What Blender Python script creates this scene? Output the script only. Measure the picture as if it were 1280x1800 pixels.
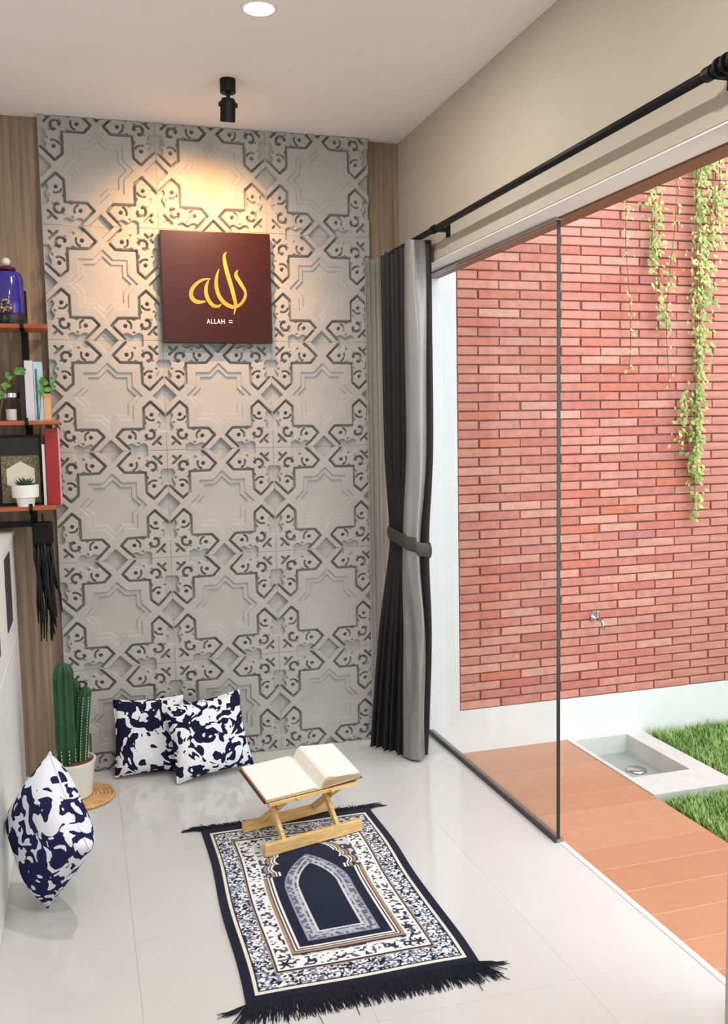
import bpy, bmesh, math, random
import numpy as np
from mathutils import Matrix, Vector

random.seed(7)
rng = np.random.default_rng(7)
scene = bpy.context.scene
for o in list(bpy.data.objects):
    bpy.data.objects.remove(o, do_unlink=True)
col = scene.collection

# ---------------------------------------------------------------- camera
PITCH, YAW, ROLL = 0.0932, 0.2940, -0.0187
CAM = Vector((0.1155, -4.394, 1.5849))
cp, sp, cy, sy, cr, sr = (math.cos(PITCH), math.sin(PITCH), math.cos(YAW),
                          math.sin(YAW), math.cos(ROLL), math.sin(ROLL))
fwd = Vector((sy * cp, cy * cp, -sp))
right = Vector((cy, -sy, 0))
up = right.cross(fwd)
r2 = cr * right + sr * up
u2 = -sr * right + cr * up
cam_data = bpy.data.cameras.new('camera')
cam = bpy.data.objects.new('camera', cam_data)
col.objects.link(cam)
m = Matrix.Identity(4)
for i in range(3):
    m[i][0], m[i][1], m[i][2], m[i][3] = r2[i], u2[i], -fwd[i], CAM[i]
cam.matrix_world = m
cam_data.sensor_fit = 'HORIZONTAL'
cam_data.sensor_width = 36.0
cam_data.lens = 1638.0 * 36.0 / 1280.0
cam_data.clip_start = 0.05
scene.camera = cam

# ---------------------------------------------------------------- world, exposure
world = bpy.data.worlds.new('overcast_sky')
scene.world = world
world.use_nodes = True
bg = world.node_tree.nodes['Background']
bg.inputs['Color'].default_value = (0.93, 0.97, 1.0, 1)
bg.inputs['Strength'].default_value = 3.3
vs = scene.view_settings
vs.view_transform = 'Standard'
vs.look = 'None'
vs.gamma = 1.0
vs.use_curve_mapping = False
vs.exposure = -0.10
DOWNLIGHT_W = 19.0
SPOT_W = 90.0

# ---------------------------------------------------------------- materials
MATS = {}


def srgb(r, g, b):
    def f(c):
        c /= 255.0
        return c / 12.92 if c <= 0.04045 else ((c + 0.055) / 1.055) ** 2.4
    return (f(r), f(g), f(b), 1.0)


def mat(name, color, rough=0.6, metal=0.0, spec=0.5, vary=0.0, vscale=8.0, stretch=(1, 1, 1),
        bump=0.0, bscale=60.0, coat=0.0, sheen=0.0, trans=0.0, emit=None, color2=None):
    """procedural principled material: noise-varied colour, optional noise relief"""
    if name in MATS:
        return MATS[name]
    m = bpy.data.materials.new(name)
    m.use_nodes = True
    nt = m.node_tree
    N, L = nt.nodes, nt.links
    b = N['Principled BSDF']
    b.inputs['Roughness'].default_value = rough
    b.inputs['Metallic'].default_value = metal
    b.inputs['Specular IOR Level'].default_value = spec
    b.inputs['Coat Weight'].default_value = coat
    b.inputs['Coat Roughness'].default_value = 0.12
    b.inputs['Sheen Weight'].default_value = sheen
    b.inputs['Transmission Weight'].default_value = trans
    b.inputs['Base Color'].default_value = color
    if vary > 0 or color2 is not None or bump > 0:
        tc = N.new('ShaderNodeTexCoord')
        mp = N.new('ShaderNodeMapping')
        mp.inputs['Scale'].default_value = stretch
        L.new(tc.outputs['Object'], mp.inputs['Vector'])
    if vary > 0 or color2 is not None:
        n = N.new('ShaderNodeTexNoise')
        n.inputs['Scale'].default_value = vscale
        n.inputs['Detail'].default_value = 6
        L.new(mp.outputs['Vector'], n.inputs['Vector'])
        cr_ = N.new('ShaderNodeValToRGB')
        cr_.color_ramp.elements[0].position = 0.3
        cr_.color_ramp.elements[1].position = 0.7
        c2 = color2 if color2 is not None else tuple(min(1, c * (1 + vary)) for c in color[:3]) + (1,)
        c1 = color if color2 is not None else tuple(c * (1 - vary) for c in color[:3]) + (1,)
        cr_.color_ramp.elements[0].color = c1
        cr_.color_ramp.elements[1].color = c2
        L.new(n.outputs['Fac'], cr_.inputs['Fac'])
        L.new(cr_.outputs['Color'], b.inputs['Base Color'])
    if bump > 0:
        n2 = N.new('ShaderNodeTexNoise')
        n2.inputs['Scale'].default_value = bscale
        n2.inputs['Detail'].default_value = 4
        L.new(mp.outputs['Vector'], n2.inputs['Vector'])
        bm_ = N.new('ShaderNodeBump')
        bm_.inputs['Strength'].default_value = bump
        bm_.inputs['Distance'].default_value = 0.01
        L.new(n2.outputs['Fac'], bm_.inputs['Height'])
        L.new(bm_.outputs['Normal'], b.inputs['Normal'])
    if emit:
        b.inputs['Emission Color'].default_value = emit[0]
        b.inputs['Emission Strength'].default_value = emit[1]
    MATS[name] = m
    return m


def mat_random(name, colors, rough=0.85, bump=0.3, bscale=90.0, grain=0.12):
    """one colour per object (Object Info random) out of a list, plus grain"""
    m = bpy.data.materials.new(name)
    m.use_nodes = True
    N, L = m.node_tree.nodes, m.node_tree.links
    b = N['Principled BSDF']
    b.inputs['Roughness'].default_value = rough
    oi = N.new('ShaderNodeObjectInfo')
    cr_ = N.new('ShaderNodeValToRGB')
    els = cr_.color_ramp.elements
    while len(els) < len(colors):
        els.new(0.5)
    for i, c in enumerate(colors):
        els[i].position = i / (len(colors) - 1)
        els[i].color = c
    L.new(oi.outputs['Random'], cr_.inputs['Fac'])
    tc = N.new('ShaderNodeTexCoord')
    add = N.new('ShaderNodeVectorMath')
    add.operation = 'ADD'
    L.new(tc.outputs['Object'], add.inputs[0])
    L.new(oi.outputs['Location'], add.inputs[1])
    n = N.new('ShaderNodeTexNoise')
    n.inputs['Scale'].default_value = 22
    n.inputs['Detail'].default_value = 6
    L.new(add.outputs[0], n.inputs['Vector'])
    mr = N.new('ShaderNodeMapRange')
    mr.inputs['From Min'].default_value = 0.3
    mr.inputs['From Max'].default_value = 0.7
    mr.inputs['To Min'].default_value = 1 - grain
    mr.inputs['To Max'].default_value = 1 + grain
    L.new(n.outputs['Fac'], mr.inputs['Value'])
    mx = N.new('ShaderNodeVectorMath')
    mx.operation = 'SCALE'
    L.new(cr_.outputs['Color'], mx.inputs[0])
    L.new(mr.outputs['Result'], mx.inputs['Scale'])
    L.new(mx.outputs[0], b.inputs['Base Color'])
    n2 = N.new('ShaderNodeTexNoise')
    n2.inputs['Scale'].default_value = bscale
    L.new(add.outputs[0], n2.inputs['Vector'])
    bp = N.new('ShaderNodeBump')
    bp.inputs['Strength'].default_value = bump
    bp.inputs['Distance'].default_value = 0.006
    L.new(n2.outputs['Fac'], bp.inputs['Height'])
    L.new(bp.outputs['Normal'], b.inputs['Normal'])
    MATS[name] = m
    return m


def mat_attr(name, attr, rough=0.95):
    m = bpy.data.materials.new(name)
    m.use_nodes = True
    N, L = m.node_tree.nodes, m.node_tree.links
    b = N['Principled BSDF']
    b.inputs['Roughness'].default_value = rough
    b.inputs['Specular IOR Level'].default_value = 0.15
    b.inputs['Sheen Weight'].default_value = 0.1
    a = N.new('ShaderNodeAttribute')
    a.attribute_name = attr
    tc = N.new('ShaderNodeTexCoord')
    n = N.new('ShaderNodeTexNoise')
    n.inputs['Scale'].default_value = 350
    L.new(tc.outputs['Object'], n.inputs['Vector'])
    bp = N.new('ShaderNodeBump')
    bp.inputs['Strength'].default_value = 0.35
    bp.inputs['Distance'].default_value = 0.003
    L.new(n.outputs['Fac'], bp.inputs['Height'])
    L.new(bp.outputs['Normal'], b.inputs['Normal'])
    L.new(a.outputs['Color'], b.inputs['Base Color'])
    MATS[name] = m
    return m


def mat_glass(name, tint):
    """thin clear pane: transparent with fresnel gloss on top"""
    m = bpy.data.materials.new(name)
    m.use_nodes = True
    N, L = m.node_tree.nodes, m.node_tree.links
    N.remove(N['Principled BSDF'])
    out = N['Material Output']
    tr = N.new('ShaderNodeBsdfTransparent')
    tr.inputs['Color'].default_value = tint
    gl = N.new('ShaderNodeBsdfGlossy')
    gl.inputs['Roughness'].default_value = 0.0
    # two-sided Schlick reflectance (same from either face of the thin pane)
    lw = N.new('ShaderNodeLayerWeight')
    lw.inputs['Blend'].default_value = 0.5
    pw = N.new('ShaderNodeMath')
    pw.operation = 'POWER'
    pw.inputs[1].default_value = 5.0
    L.new(lw.outputs['Facing'], pw.inputs[0])
    fr = N.new('ShaderNodeMath')
    fr.operation = 'MULTIPLY_ADD'
    fr.inputs[1].default_value = 0.45
    fr.inputs[2].default_value = 0.02
    L.new(pw.outputs[0], fr.inputs[0])
    mx = N.new('ShaderNodeMixShader')
    L.new(fr.outputs[0], mx.inputs['Fac'])
    L.new(tr.outputs[0], mx.inputs[1])
    L.new(gl.outputs[0], mx.inputs[2])
    L.new(mx.outputs[0], out.inputs['Surface'])
    MATS[name] = m
    return m


def mat_blotch(name, c_light, c_dark, scale, seed, thr=0.5):
    """hard-edged abstract brush-blotch print"""
    m = bpy.data.materials.new(name)
    m.use_nodes = True
    N, L = m.node_tree.nodes, m.node_tree.links
    b = N['Principled BSDF']
    b.inputs['Roughness'].default_value = 0.9
    b.inputs['Specular IOR Level'].default_value = 0.2
    tc = N.new('ShaderNodeTexCoord')
    mp = N.new('ShaderNodeMapping')
    mp.inputs['Location'].default_value = (seed, seed * 1.7, 0)
    L.new(tc.outputs['Object'], mp.inputs['Vector'])
    n = N.new('ShaderNodeTexNoise')
    n.inputs['Scale'].default_value = scale
    n.inputs['Detail'].default_value = 1.2
    n.inputs['Distortion'].default_value = 1.6
    L.new(mp.outputs['Vector'], n.inputs['Vector'])
    n2 = N.new('ShaderNodeTexVoronoi')
    n2.inputs['Scale'].default_value = scale * 1.5
    n2.distance = 'CHEBYCHEV'
    L.new(mp.outputs['Vector'], n2.inputs['Vector'])
    mu = N.new('ShaderNodeMath')
    mu.operation = 'MULTIPLY_ADD'
    mu.inputs[1].default_value = 0.30
    L.new(n2.outputs['Distance'], mu.inputs[0])
    L.new(n.outputs['Fac'], mu.inputs[2])
    cr_ = N.new('ShaderNodeValToRGB')
    cr_.color_ramp.interpolation = 'CONSTANT'
    cr_.color_ramp.elements[0].color = c_dark
    cr_.color_ramp.elements[1].position = thr
    cr_.color_ramp.elements[1].color = c_light
    L.new(mu.outputs[0], cr_.inputs['Fac'])
    L.new(cr_.outputs['Color'], b.inputs['Base Color'])
    n3 = N.new('ShaderNodeTexNoise')
    n3.inputs['Scale'].default_value = 14
    L.new(mp.outputs['Vector'], n3.inputs['Vector'])
    bp = N.new('ShaderNodeBump')
    bp.inputs['Strength'].default_value = 0.35
    bp.inputs['Distance'].default_value = 0.03
    L.new(n3.outputs['Fac'], bp.inputs['Height'])
    L.new(bp.outputs['Normal'], b.inputs['Normal'])
    MATS[name] = m
    return m


M_panel = mat('carved_concrete', srgb(170, 168, 165), 0.75, vary=0.05, vscale=5, bump=0.12, bscale=120)
M_wood = mat('grey_brown_wallboard', srgb(124, 104, 86), 0.7, color2=srgb(164, 142, 120), vscale=3,
             stretch=(16, 1, 0.5), bump=0.15, bscale=6)
M_ceil = mat('ceiling_paint', srgb(246, 241, 237), 0.85, vary=0.01, vscale=2)
M_wallp = mat('wall_paint', srgb(190, 179, 162), 0.8, vary=0.02, vscale=3)
M_white = mat('white_plaster', srgb(238, 242, 244), 0.75, vary=0.02, vscale=4)
M_trimwhite = mat('white_gloss_paint', srgb(240, 238, 234), 0.45, vary=0.01)
M_tile = mat('porcelain_tile', srgb(210, 209, 208), 0.10, spec=0.5, vary=0.012, vscale=3)
M_grout = mat('tile_grout', srgb(206, 204, 202), 0.7, vary=0.03)
M_brown = mat('brown_frame', srgb(132, 92, 62), 0.55, vary=0.1, vscale=20, stretch=(1, 0.1, 1))
M_alu = mat('aluminium', srgb(150, 152, 152), 0.35, metal=0.6, vary=0.03)
M_gasket = mat('dark_gasket', srgb(58, 60, 60), 0.5, vary=0.05)
M_glassedge = mat('glass_edge', srgb(34, 40, 38), 0.25, vary=0.05)
M_glass = mat_glass('clear_glass', (0.95, 0.96, 0.955, 1))
M_black = mat('black_powder_coat', srgb(11, 10, 11), 0.55, spec=0.25, vary=0.1)
M_mortar = mat('brick_mortar', srgb(150, 110, 98), 0.95, vary=0.15, vscale=30)
M_brick = mat_random('brick_clay', [srgb(205, 134, 117), srgb(215, 150, 134), srgb(198, 120, 106), srgb(221, 162, 146),
                                    srgb(203, 140, 130), srgb(209, 126, 104), srgb(196, 128, 121)], 0.9, 0.5, 70, 0.13)
M_deck = mat_random('deck_wood', [srgb(192, 140, 108), srgb(200, 148, 116), srgb(187, 134, 103), srgb(196, 144, 112)],
                    0.35, 0.1, 30, 0.04)
M_deckgap = mat('deck_joint', srgb(216, 170, 142), 0.7, vary=0.05)
M_conc = mat('pale_concrete', srgb(214, 214, 210), 0.85, vary=0.06, vscale=12, bump=0.2, bscale=50)
M_concd = mat('basin_concrete', srgb(162, 170, 166), 0.8, vary=0.08, vscale=9)
M_soil = mat('soil', srgb(96, 78, 56), 1.0, vary=0.25, vscale=25)
M_grass = mat('grass_blades', srgb(104, 156, 78), 0.7, color2=srgb(178, 200, 122), vscale=9)
M_leaf = mat('vine_leaf', srgb(132, 166, 88), 0.6, color2=srgb(206, 212, 130), vscale=7)
M_stem = mat('vine_stem', srgb(116, 110, 66), 0.8, vary=0.15)
M_steel = mat('chrome', srgb(200, 202, 204), 0.2, metal=1.0, vary=0.03)
M_satin = mat('black_satin', srgb(22, 21, 23), 0.5, spec=0.35, vary=0.08, vscale=12, sheen=0.05)
M_satin_sheen = mat('painted_satin_sheen', srgb(150, 148, 146), 0.3, metal=0.55, vary=0.12, vscale=14, stretch=(1, 1, 0.25))  # bright sheen of the black satin put into the colour
M_tie = mat('satin_tieback', srgb(62, 61, 58), 0.5, vary=0.08)
M_cab = mat('white_laminate', srgb(250, 250, 248), 0.4, vary=0.01)
M_shelf = mat('shelf_wood', srgb(140, 66, 34), 0.5, color2=srgb(188, 104, 60), vscale=6, stretch=(1, 12, 12))
M_pine = mat('pale_pine', srgb(220, 172, 104), 0.5, color2=srgb(242, 210, 146), vscale=7, stretch=(2, 14, 14))
M_paper = mat('book_paper', srgb(240, 234, 224), 0.85, vary=0.02, vscale=20)
M_paperedge = mat('page_edges', srgb(220, 200, 160), 0.85, vary=0.12, vscale=8, stretch=(1, 1, 60))
M_maroon = mat('maroon_cover', srgb(92, 26, 28), 0.5, vary=0.08)
M_canvas = mat('maroon_canvas', srgb(50, 13, 11), 0.31, spec=0.30, vary=0.06, vscale=5)
M_gold = mat('gold_paint', srgb(222, 132, 40), 0.5, color2=srgb(236, 160, 66), vscale=10)
M_letter = mat('white_lettering', srgb(236, 228, 222), 0.6, vary=0.02)
M_cactus = mat('cactus_green', srgb(16, 58, 34), 0.55, color2=srgb(38, 90, 54), vscale=14)
M_spine = mat('cactus_areole', srgb(206, 206, 170), 0.8, vary=0.1)
M_potw = mat('white_ceramic', srgb(240, 238, 232), 0.3, vary=0.01)
M_red_soil = mat('reddish_soil', srgb(122, 68, 40), 1.0, vary=0.3, vscale=60, bump=0.6, bscale=90)
M_rattan = mat('woven_rattan', srgb(196, 142, 88), 0.8, color2=srgb(226, 184, 132), vscale=40)
M_navyfringe = mat('navy_fringe', srgb(16, 18, 36), 0.95, vary=0.3, vscale=30)
M_pil1 = mat_blotch('blotch_print_a', srgb(236, 238, 246), srgb(24, 26, 54), 13, 1.3, 0.63)
M_pil2 = mat_blotch('blotch_print_b', srgb(238, 240, 247), srgb(24, 27, 56), 13, 4.1, 0.63)
M_pil3 = mat_blotch('blotch_print_c', srgb(236, 238, 248), srgb(30, 34, 76), 12, 7.7, 0.62)
M_purple = mat('purple_glaze', srgb(52, 40, 150), 0.12, vary=0.1, spec=0.8)
M_goldbead = mat('gold_bead', srgb(196, 170, 110), 0.3, metal=0.8, vary=0.2, vscale=60)
M_red = mat('red_lacquer', srgb(150, 22, 26), 0.35, vary=0.12, vscale=9)
M_leafg = mat('sprig_leaf', srgb(70, 138, 60), 0.6, color2=srgb(120, 176, 90), vscale=40)
M_succ = mat('succulent_leaf', srgb(34, 66, 44), 0.5, color2=srgb(70, 104, 70), vscale=50)
M_bookw = mat('pale_book_cover', srgb(214, 210, 222), 0.5, vary=0.03)
M_bookb = mat('pale_blue_cover', srgb(176, 208, 214), 0.5, vary=0.03)
M_bookt = mat('teal_stripe', srgb(52, 110, 124), 0.5, vary=0.05)
M_bookp = mat('peach_cover', srgb(220, 170, 128), 0.6, vary=0.05)
M_bookd = mat('black_cover', srgb(24, 22, 32), 0.5, vary=0.05)
M_jar = mat_glass('jar_glass', (0.86, 0.88, 0.86, 1))
M_printk = mat('print_black', srgb(28, 26, 24), 0.5, vary=0.1)
M_printp = mat('print_pattern', srgb(58, 54, 36), 0.6, color2=srgb(150, 142, 104), vscale=110)
M_printc = mat('print_cream', srgb(226, 220, 200), 0.6, vary=0.04)
M_tassel = mat('black_silk', srgb(9, 9, 16), 0.35, vary=0.2, spec=0.35)
M_lamp = mat('lamp_diffuser', (1, 1, 1, 1), 0.5, vary=0.001, emit=((1, 0.97, 0.92, 1), 9.0))
M_bulb = mat('warm_bulb', (1, 0.9, 0.7, 1), 0.5, vary=0.001, emit=((1, 0.72, 0.4, 1), 12.0))
M_handle = mat('dark_recess_handle', srgb(52, 52, 50), 0.4, vary=0.05)
M_greywall = mat('grey_wall_paint', srgb(176, 174, 168), 0.8, vary=0.02)


# sheer fabric: translucent + transparent
def mat_sheer():
    m = bpy.data.materials.new('sheer_voile')
    m.use_nodes = True
    N, L = m.node_tree.nodes, m.node_tree.links
    N.remove(N['Principled BSDF'])
    d = N.new('ShaderNodeBsdfDiffuse')
    d.inputs['Color'].default_value = srgb(190, 190, 186)
    t = N.new('ShaderNodeBsdfTranslucent')
    t.inputs['Color'].default_value = srgb(206, 206, 202)
    p = N.new('ShaderNodeBsdfTransparent')
    a = N.new('ShaderNodeMixShader')
    a.inputs[0].default_value = 0.5
    L.new(d.outputs[0], a.inputs[1])
    L.new(t.outputs[0], a.inputs[2])
    c = N.new('ShaderNodeMixShader')
    w = N.new('ShaderNodeTexWave')
    w.inputs['Scale'].default_value = 30
    mr = N.new('ShaderNodeMapRange')
    mr.inputs['To Min'].default_value = 0.30
    mr.inputs['To Max'].default_value = 0.42
    L.new(w.outputs['Fac'], mr.inputs['Value'])
    L.new(mr.outputs[0], c.inputs[0])
    L.new(a.outputs[0], c.inputs[1])
    L.new(p.outputs[0], c.inputs[2])
    L.new(c.outputs[0], N['Material Output'].inputs['Surface'])
    return m


M_sheer = mat_sheer()


# ---------------------------------------------------------------- mesh helpers
class MB:
    def __init__(s):
        s.v, s.f = [], []

    def add(s, vs, fs):
        k = len(s.v)
        s.v += [tuple(p) for p in vs]
        s.f += [tuple(i + k for i in f) for f in fs]
        return s

    def box(s, x0, x1, y0, y1, z0, z1):
        vs = [(x, y, z) for z in (z0, z1) for y in (y0, y1) for x in (x0, x1)]
        return s.add(vs, [(0, 2, 3, 1), (4, 5, 7, 6), (0, 1, 5, 4), (2, 6, 7, 3), (0, 4, 6, 2), (1, 3, 7, 5)])

    def bbox(s, x0, x1, y0, y1, z0, z1, b):
        """box with chamfered edges"""
        bm = bmesh.new()
        bmesh.ops.create_cube(bm, size=1)
        for v in bm.verts:
            v.co = ((x0 + x1) / 2 + v.co.x * (x1 - x0), (y0 + y1) / 2 + v.co.y * (y1 - y0),
                    (z0 + z1) / 2 + v.co.z * (z1 - z0))
        bmesh.ops.bevel(bm, geom=bm.edges[:], offset=b, segments=2, affect='EDGES', profile=0.6)
        bm.verts.index_update()
        s.add([v.co[:] for v in bm.verts], [[v.index for v in f.verts] for f in bm.faces])
        bm.free()
        return s

    def beam(s, a, b, w, h, upv=(0, 0, 1)):
        a, b = Vector(a), Vector(b)
        d = (b - a).normalized()
        u = Vector(upv)
        sd = d.cross(u).normalized()
        n = sd.cross(d).normalized()
        vs = []
        for p in (a, b):
            for i, j in ((-1, -1), (1, -1), (1, 1), (-1, 1)):
                vs.append(p + sd * (w / 2 * i) + n * (h / 2 * j))
        return s.add(vs, [(3, 2, 1, 0), (4, 5, 6, 7), (0, 1, 5, 4), (1, 2, 6, 5), (2, 3, 7, 6), (3, 0, 4, 7)])

    def lathe(s, prof, c=(0, 0, 0), n=32, axis='z', rib=0, ribamp=0.0):
        k = len(prof)
        vs, fs = [], []
        for i in range(n):
            a = 2 * math.pi * i / n
            mul = 1 + ribamp * math.cos(rib * a) if rib else 1
            for r, h in prof:
                x, y = r * mul * math.cos(a), r * mul * math.sin(a)
                p = (x, y, h) if axis == 'z' else ((h, x, y) if axis == 'x' else (y, h, x))
                vs.append((p[0] + c[0], p[1] + c[1], p[2] + c[2]))
        for i in range(n):
            j = (i + 1) % n
            for q in range(k - 1):
                fs.append((i * k + q, j * k + q, j * k + q + 1, i * k + q + 1))
        if prof[0][0] > 1e-5:
            fs.append(tuple(i * k for i in range(n))[::-1])
        if prof[-1][0] > 1e-5:
            fs.append(tuple(i * k + k - 1 for i in range(n)))
        return s.add(vs, fs)

    def tube(s, pts, r, n=8, taper=None):
        pts = [Vector(p) for p in pts]
        vs, fs = [], []
        prev = None
        for i, p in enumerate(pts):
            d = (pts[min(i + 1, len(pts) - 1)] - pts[max(i - 1, 0)]).normalized()
            ref = Vector((0, 0, 1)) if abs(d.z) < 0.9 else Vector((1, 0, 0))
            if prev is not None:
                ref = prev
            a = (ref - d * ref.dot(d)).normalized()
            prev = a
            b = d.cross(a)
            rr = r * (taper[i] if taper else 1)
            for j in range(n):
                t = 2 * math.pi * j / n
                vs.append(p + a * (rr * math.cos(t)) + b * (rr * math.sin(t)))
        for i in range(len(pts) - 1):
            for j in range(n):
                k = (j + 1) % n
                fs.append((i * n + j, i * n + k, (i + 1) * n + k, (i + 1) * n + j))
        fs.append(tuple(range(n))[::-1])
        fs.append(tuple((len(pts) - 1) * n + j for j in range(n)))
        return s.add(vs, fs)

    def prism(s, poly, y0, y1, plane='xz'):
        """extrude a closed 2-D polygon"""
        n = len(poly)
        def P(a, b, t):
            return (a, t, b) if plane == 'xz' else ((a, b, t) if plane == 'xy' else (t, a, b))
        vs = [P(a, b, y0) for a, b in poly] + [P(a, b, y1) for a, b in poly]
        fs = [tuple(range(n)), tuple(range(n, 2 * n))[::-1]]
        fs += [(i, i + n, (i + 1) % n + n, (i + 1) % n) for i in range(n)]
        return s.add(vs, fs)

    def sphere(s, c, r, n=12, m_=8, sc=(1, 1, 1)):
        prof = []
        vs, fs = [], []
        for i in range(1, m_):
            th = math.pi * i / m_
            for j in range(n):
                ph = 2 * math.pi * j / n
                vs.append((c[0] + sc[0] * r * math.sin(th) * math.cos(ph), c[1] + sc[1] * r * math.sin(th) * math.sin(ph),
                           c[2] + sc[2] * r * math.cos(th)))
        top, bot = len(vs), len(vs) + 1
        vs += [(c[0], c[1], c[2] + sc[2] * r), (c[0], c[1], c[2] - sc[2] * r)]
        for i in range(m_ - 2):
            for j in range(n):
                k = (j + 1) % n
                fs.append((i * n + j, (i + 1) * n + j, (i + 1) * n + k, i * n + k))
        for j in range(n):
            k = (j + 1) % n
            fs.append((top, j, k))
            fs.append((bot, (m_ - 2) * n + k, (m_ - 2) * n + j))
        return s.add(vs, fs)

    def mesh(s, name, material, smooth=False):
        me = bpy.data.meshes.new(name)
        me.from_pydata(s.v, [], s.f)
        me.validate()
        bm = bmesh.new()
        bm.from_mesh(me)
        bmesh.ops.recalc_face_normals(bm, faces=bm.faces[:])
        bm.to_mesh(me)
        bm.free()
        if material:
            me.materials.append(material)
        if smooth:
            me.shade_smooth() if smooth is True else me.shade_smooth()
        return me

    def build(s, name, material, parent=None, smooth=False, loc=None):
        return link(name, s.mesh(name, material, smooth), parent, loc)


def link(name, me, parent=None, loc=None):
    o = bpy.data.objects.new(name, me)
    col.objects.link(o)
    if parent is not None:
        o.parent = parent
    if loc is not None:
        o.location = loc
    return o


def smooth_by_angle(o, deg=40):
    me = o.data
    me.shade_smooth()
    bm = bmesh.new()
    bm.from_mesh(me)
    for e in bm.edges:
        if len(e.link_faces) == 2 and e.calc_face_angle(0) > math.radians(deg):
            e.smooth = False
    bm.to_mesh(me)
    bm.free()
    return o


def thing(name, label, cat, loc=(0, 0, 0), rz=0.0, group=None):
    o = bpy.data.objects.new(name, None)
    o.empty_display_size = 0.05
    col.objects.link(o)
    o.location = loc
    o.rotation_euler = (0, 0, rz)
    return tag(o, label, cat, group)


def tag(o, label, cat, group=None):
    o['label'] = label
    o['category'] = cat
    if group:
        o['group'] = group
    return o


def struct(o, label=None):
    o['kind'] = 'structure'
    if label:
        o['label'] = label
    return o


# ================================================================ STRUCTURE
H = 2.95
XR, XT = 1.668, 1.78          # inner face of the right wall, glass line
XL = -0.66
YF = -6.6
# floor with separate porcelain tiles
floor = struct(MB().box(XL, XT, YF, 0.05, -0.3, -0.003).build('floor', M_grout), 'pale glossy porcelain tiled floor')
TS = 0.6
xs = [XL, -0.39, 0.21, 0.81, 1.41, XT]
ys = [0.05 - 0.0, -0.35, -0.95, -1.55, -2.15, -2.75, -3.35, -3.95, -4.55, -5.15, -5.75, YF]
cache = {}
for i in range(len(xs) - 1):
    for j in range(len(ys) - 1):
        w, d = xs[i + 1] - xs[i], ys[j] - ys[j + 1]
        key = (round(w, 4), round(d, 4))
        if key not in cache:
            g = 0.00025
            cache[key] = MB().bbox(-w / 2 + g, w / 2 - g, -d / 2 + g, d / 2 - g, -0.010, 0.0, 0.0003).mesh('tile', M_tile)
        link('tile', cache[key], floor, ((xs[i] + xs[i + 1]) / 2, (ys[j] + ys[j + 1]) / 2, 0))
ceiling = struct(MB().box(XL, XR, YF, 0.05, H, H + 0.12).build('ceiling', M_ceil), 'smooth off-white ceiling')

# back wall: brown board with 18 carved panels
wall_back = struct(MB().box(XL - 0.12, XR, 0.05, 0.2, -0.12, H + 0.12).build('wall_back', M_wood),
                   'grey-brown back wall faced with carved geometric panels')


def panel_height(N):
    """relief (metres, 0 = proud, negative = carved) of one 0.5 m star panel on an N x N grid"""
    t = np.linspace(-0.5, 0.5, N)
    X, Y = np.meshgrid(t, t)
    A, B = np.abs(X), np.abs(Y)
    a, b = np.minimum(A, B), np.maximum(A, B)
    h = np.zeros_like(a)

    def seg(p, q, w):
        px, py = p
        qx, qy = q
        dx, dy = qx - px, qy - py
        u = np.clip(((a - px) * dx + (b - py) * dy) / (dx * dx + dy * dy), 0, 1)
        return np.hypot(a - px - u * dx, b - py - u * dy) - w / 2

    def cut(sd, depth, soft=0.004):
        nonlocal h
        k = np.clip(0.5 - sd / soft, 0, 1)
        h = np.minimum(h, -depth * k)

    # two stepped recesses of the star field
    cut(np.minimum(b - 0.213, (a + b - 0.298) * 0.707), 0.008)
    cut(np.minimum(b - 0.172, (a + b - 0.240) * 0.707), 0.016)
    # diamond recess and its pocket neighbours
    dd = a + (0.5 - b)
    cut((dd - 0.105) * 0.707, 0.026)
    pocket = np.maximum.reduce([a - 0.325, 0.446 + 0.012 * np.sin(a * 60) - b, (0.185 - dd) * 0.707])
    cut(pocket, 0.018)
    G = 0.020
    D = 0.034
    for p, q in [((0.30, 0.30), (0.112, 0.303)), ((0.112, 0.303), (0.054, 0.368)), ((0.054, 0.368), (0.168, 0.484))]:
        cut(seg(p, q, G), D)
    # wedge between the square edge and the eye
    wedge = np.maximum.reduce([0.300 - b, b - 0.300 - (a - 0.205) * 0.55, a - 0.292, (a - 0.25) * 0.8 + (b - 0.300) * 1.0 - 0.026])
    cut(wedge, 0.022)
    # eye pupil and lid
    ex, ey = 0.172, 0.372
    er = np.hypot(a - ex, b - ey)
    cut(er - 0.016, D)
    ang = np.degrees(np.arctan2(b - ey, a - ex))
    lid = np.where((ang > -75) & (ang < 28), np.abs(er - 0.052) - 0.007, 1)
    cut(lid, 0.026)
    # C scroll round the corner
    sx = 0.352
    r = np.hypot(a - sx, b - sx)
    an = np.degrees(np.arctan2(b - sx, a - sx)) - 45
    an = (an + 180) % 360 - 180
    cut(np.where(np.abs(an) < 122, np.abs(r - 0.042) - 0.0105, 1), D)
    for s_ in (1, -1):
        th = math.radians(45 + 122)
        cx, cy_ = sx + 0.034 * math.cos(th), sx + 0.034 * math.sin(th)
        cut(np.hypot(a - cx, b - cy_) - 0.012, 0.026)
    # small Y mark near the rosette centre
    cut(seg((0.378, 0.446), (0.412, 0.412), 0.019), 0.026)
    cut(seg((0.412, 0.412), (0.446, 0.446), 0.017), 0.024)
    # notches on the outer scroll edge
    cut(np.hypot(a - 0.245, b - 0.432) - 0.012, 0.010)
    cut(np.hypot(a - 0.315, b - 0.405) - 0.008, 0.008)
    # eased panel edge
    h = np.minimum(h, -np.clip((b - 0.4975) / 0.0025, 0, 1) * 0.002)
    return h


PT = 0.5
NP_ = 236
HM = panel_height(NP_)


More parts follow.
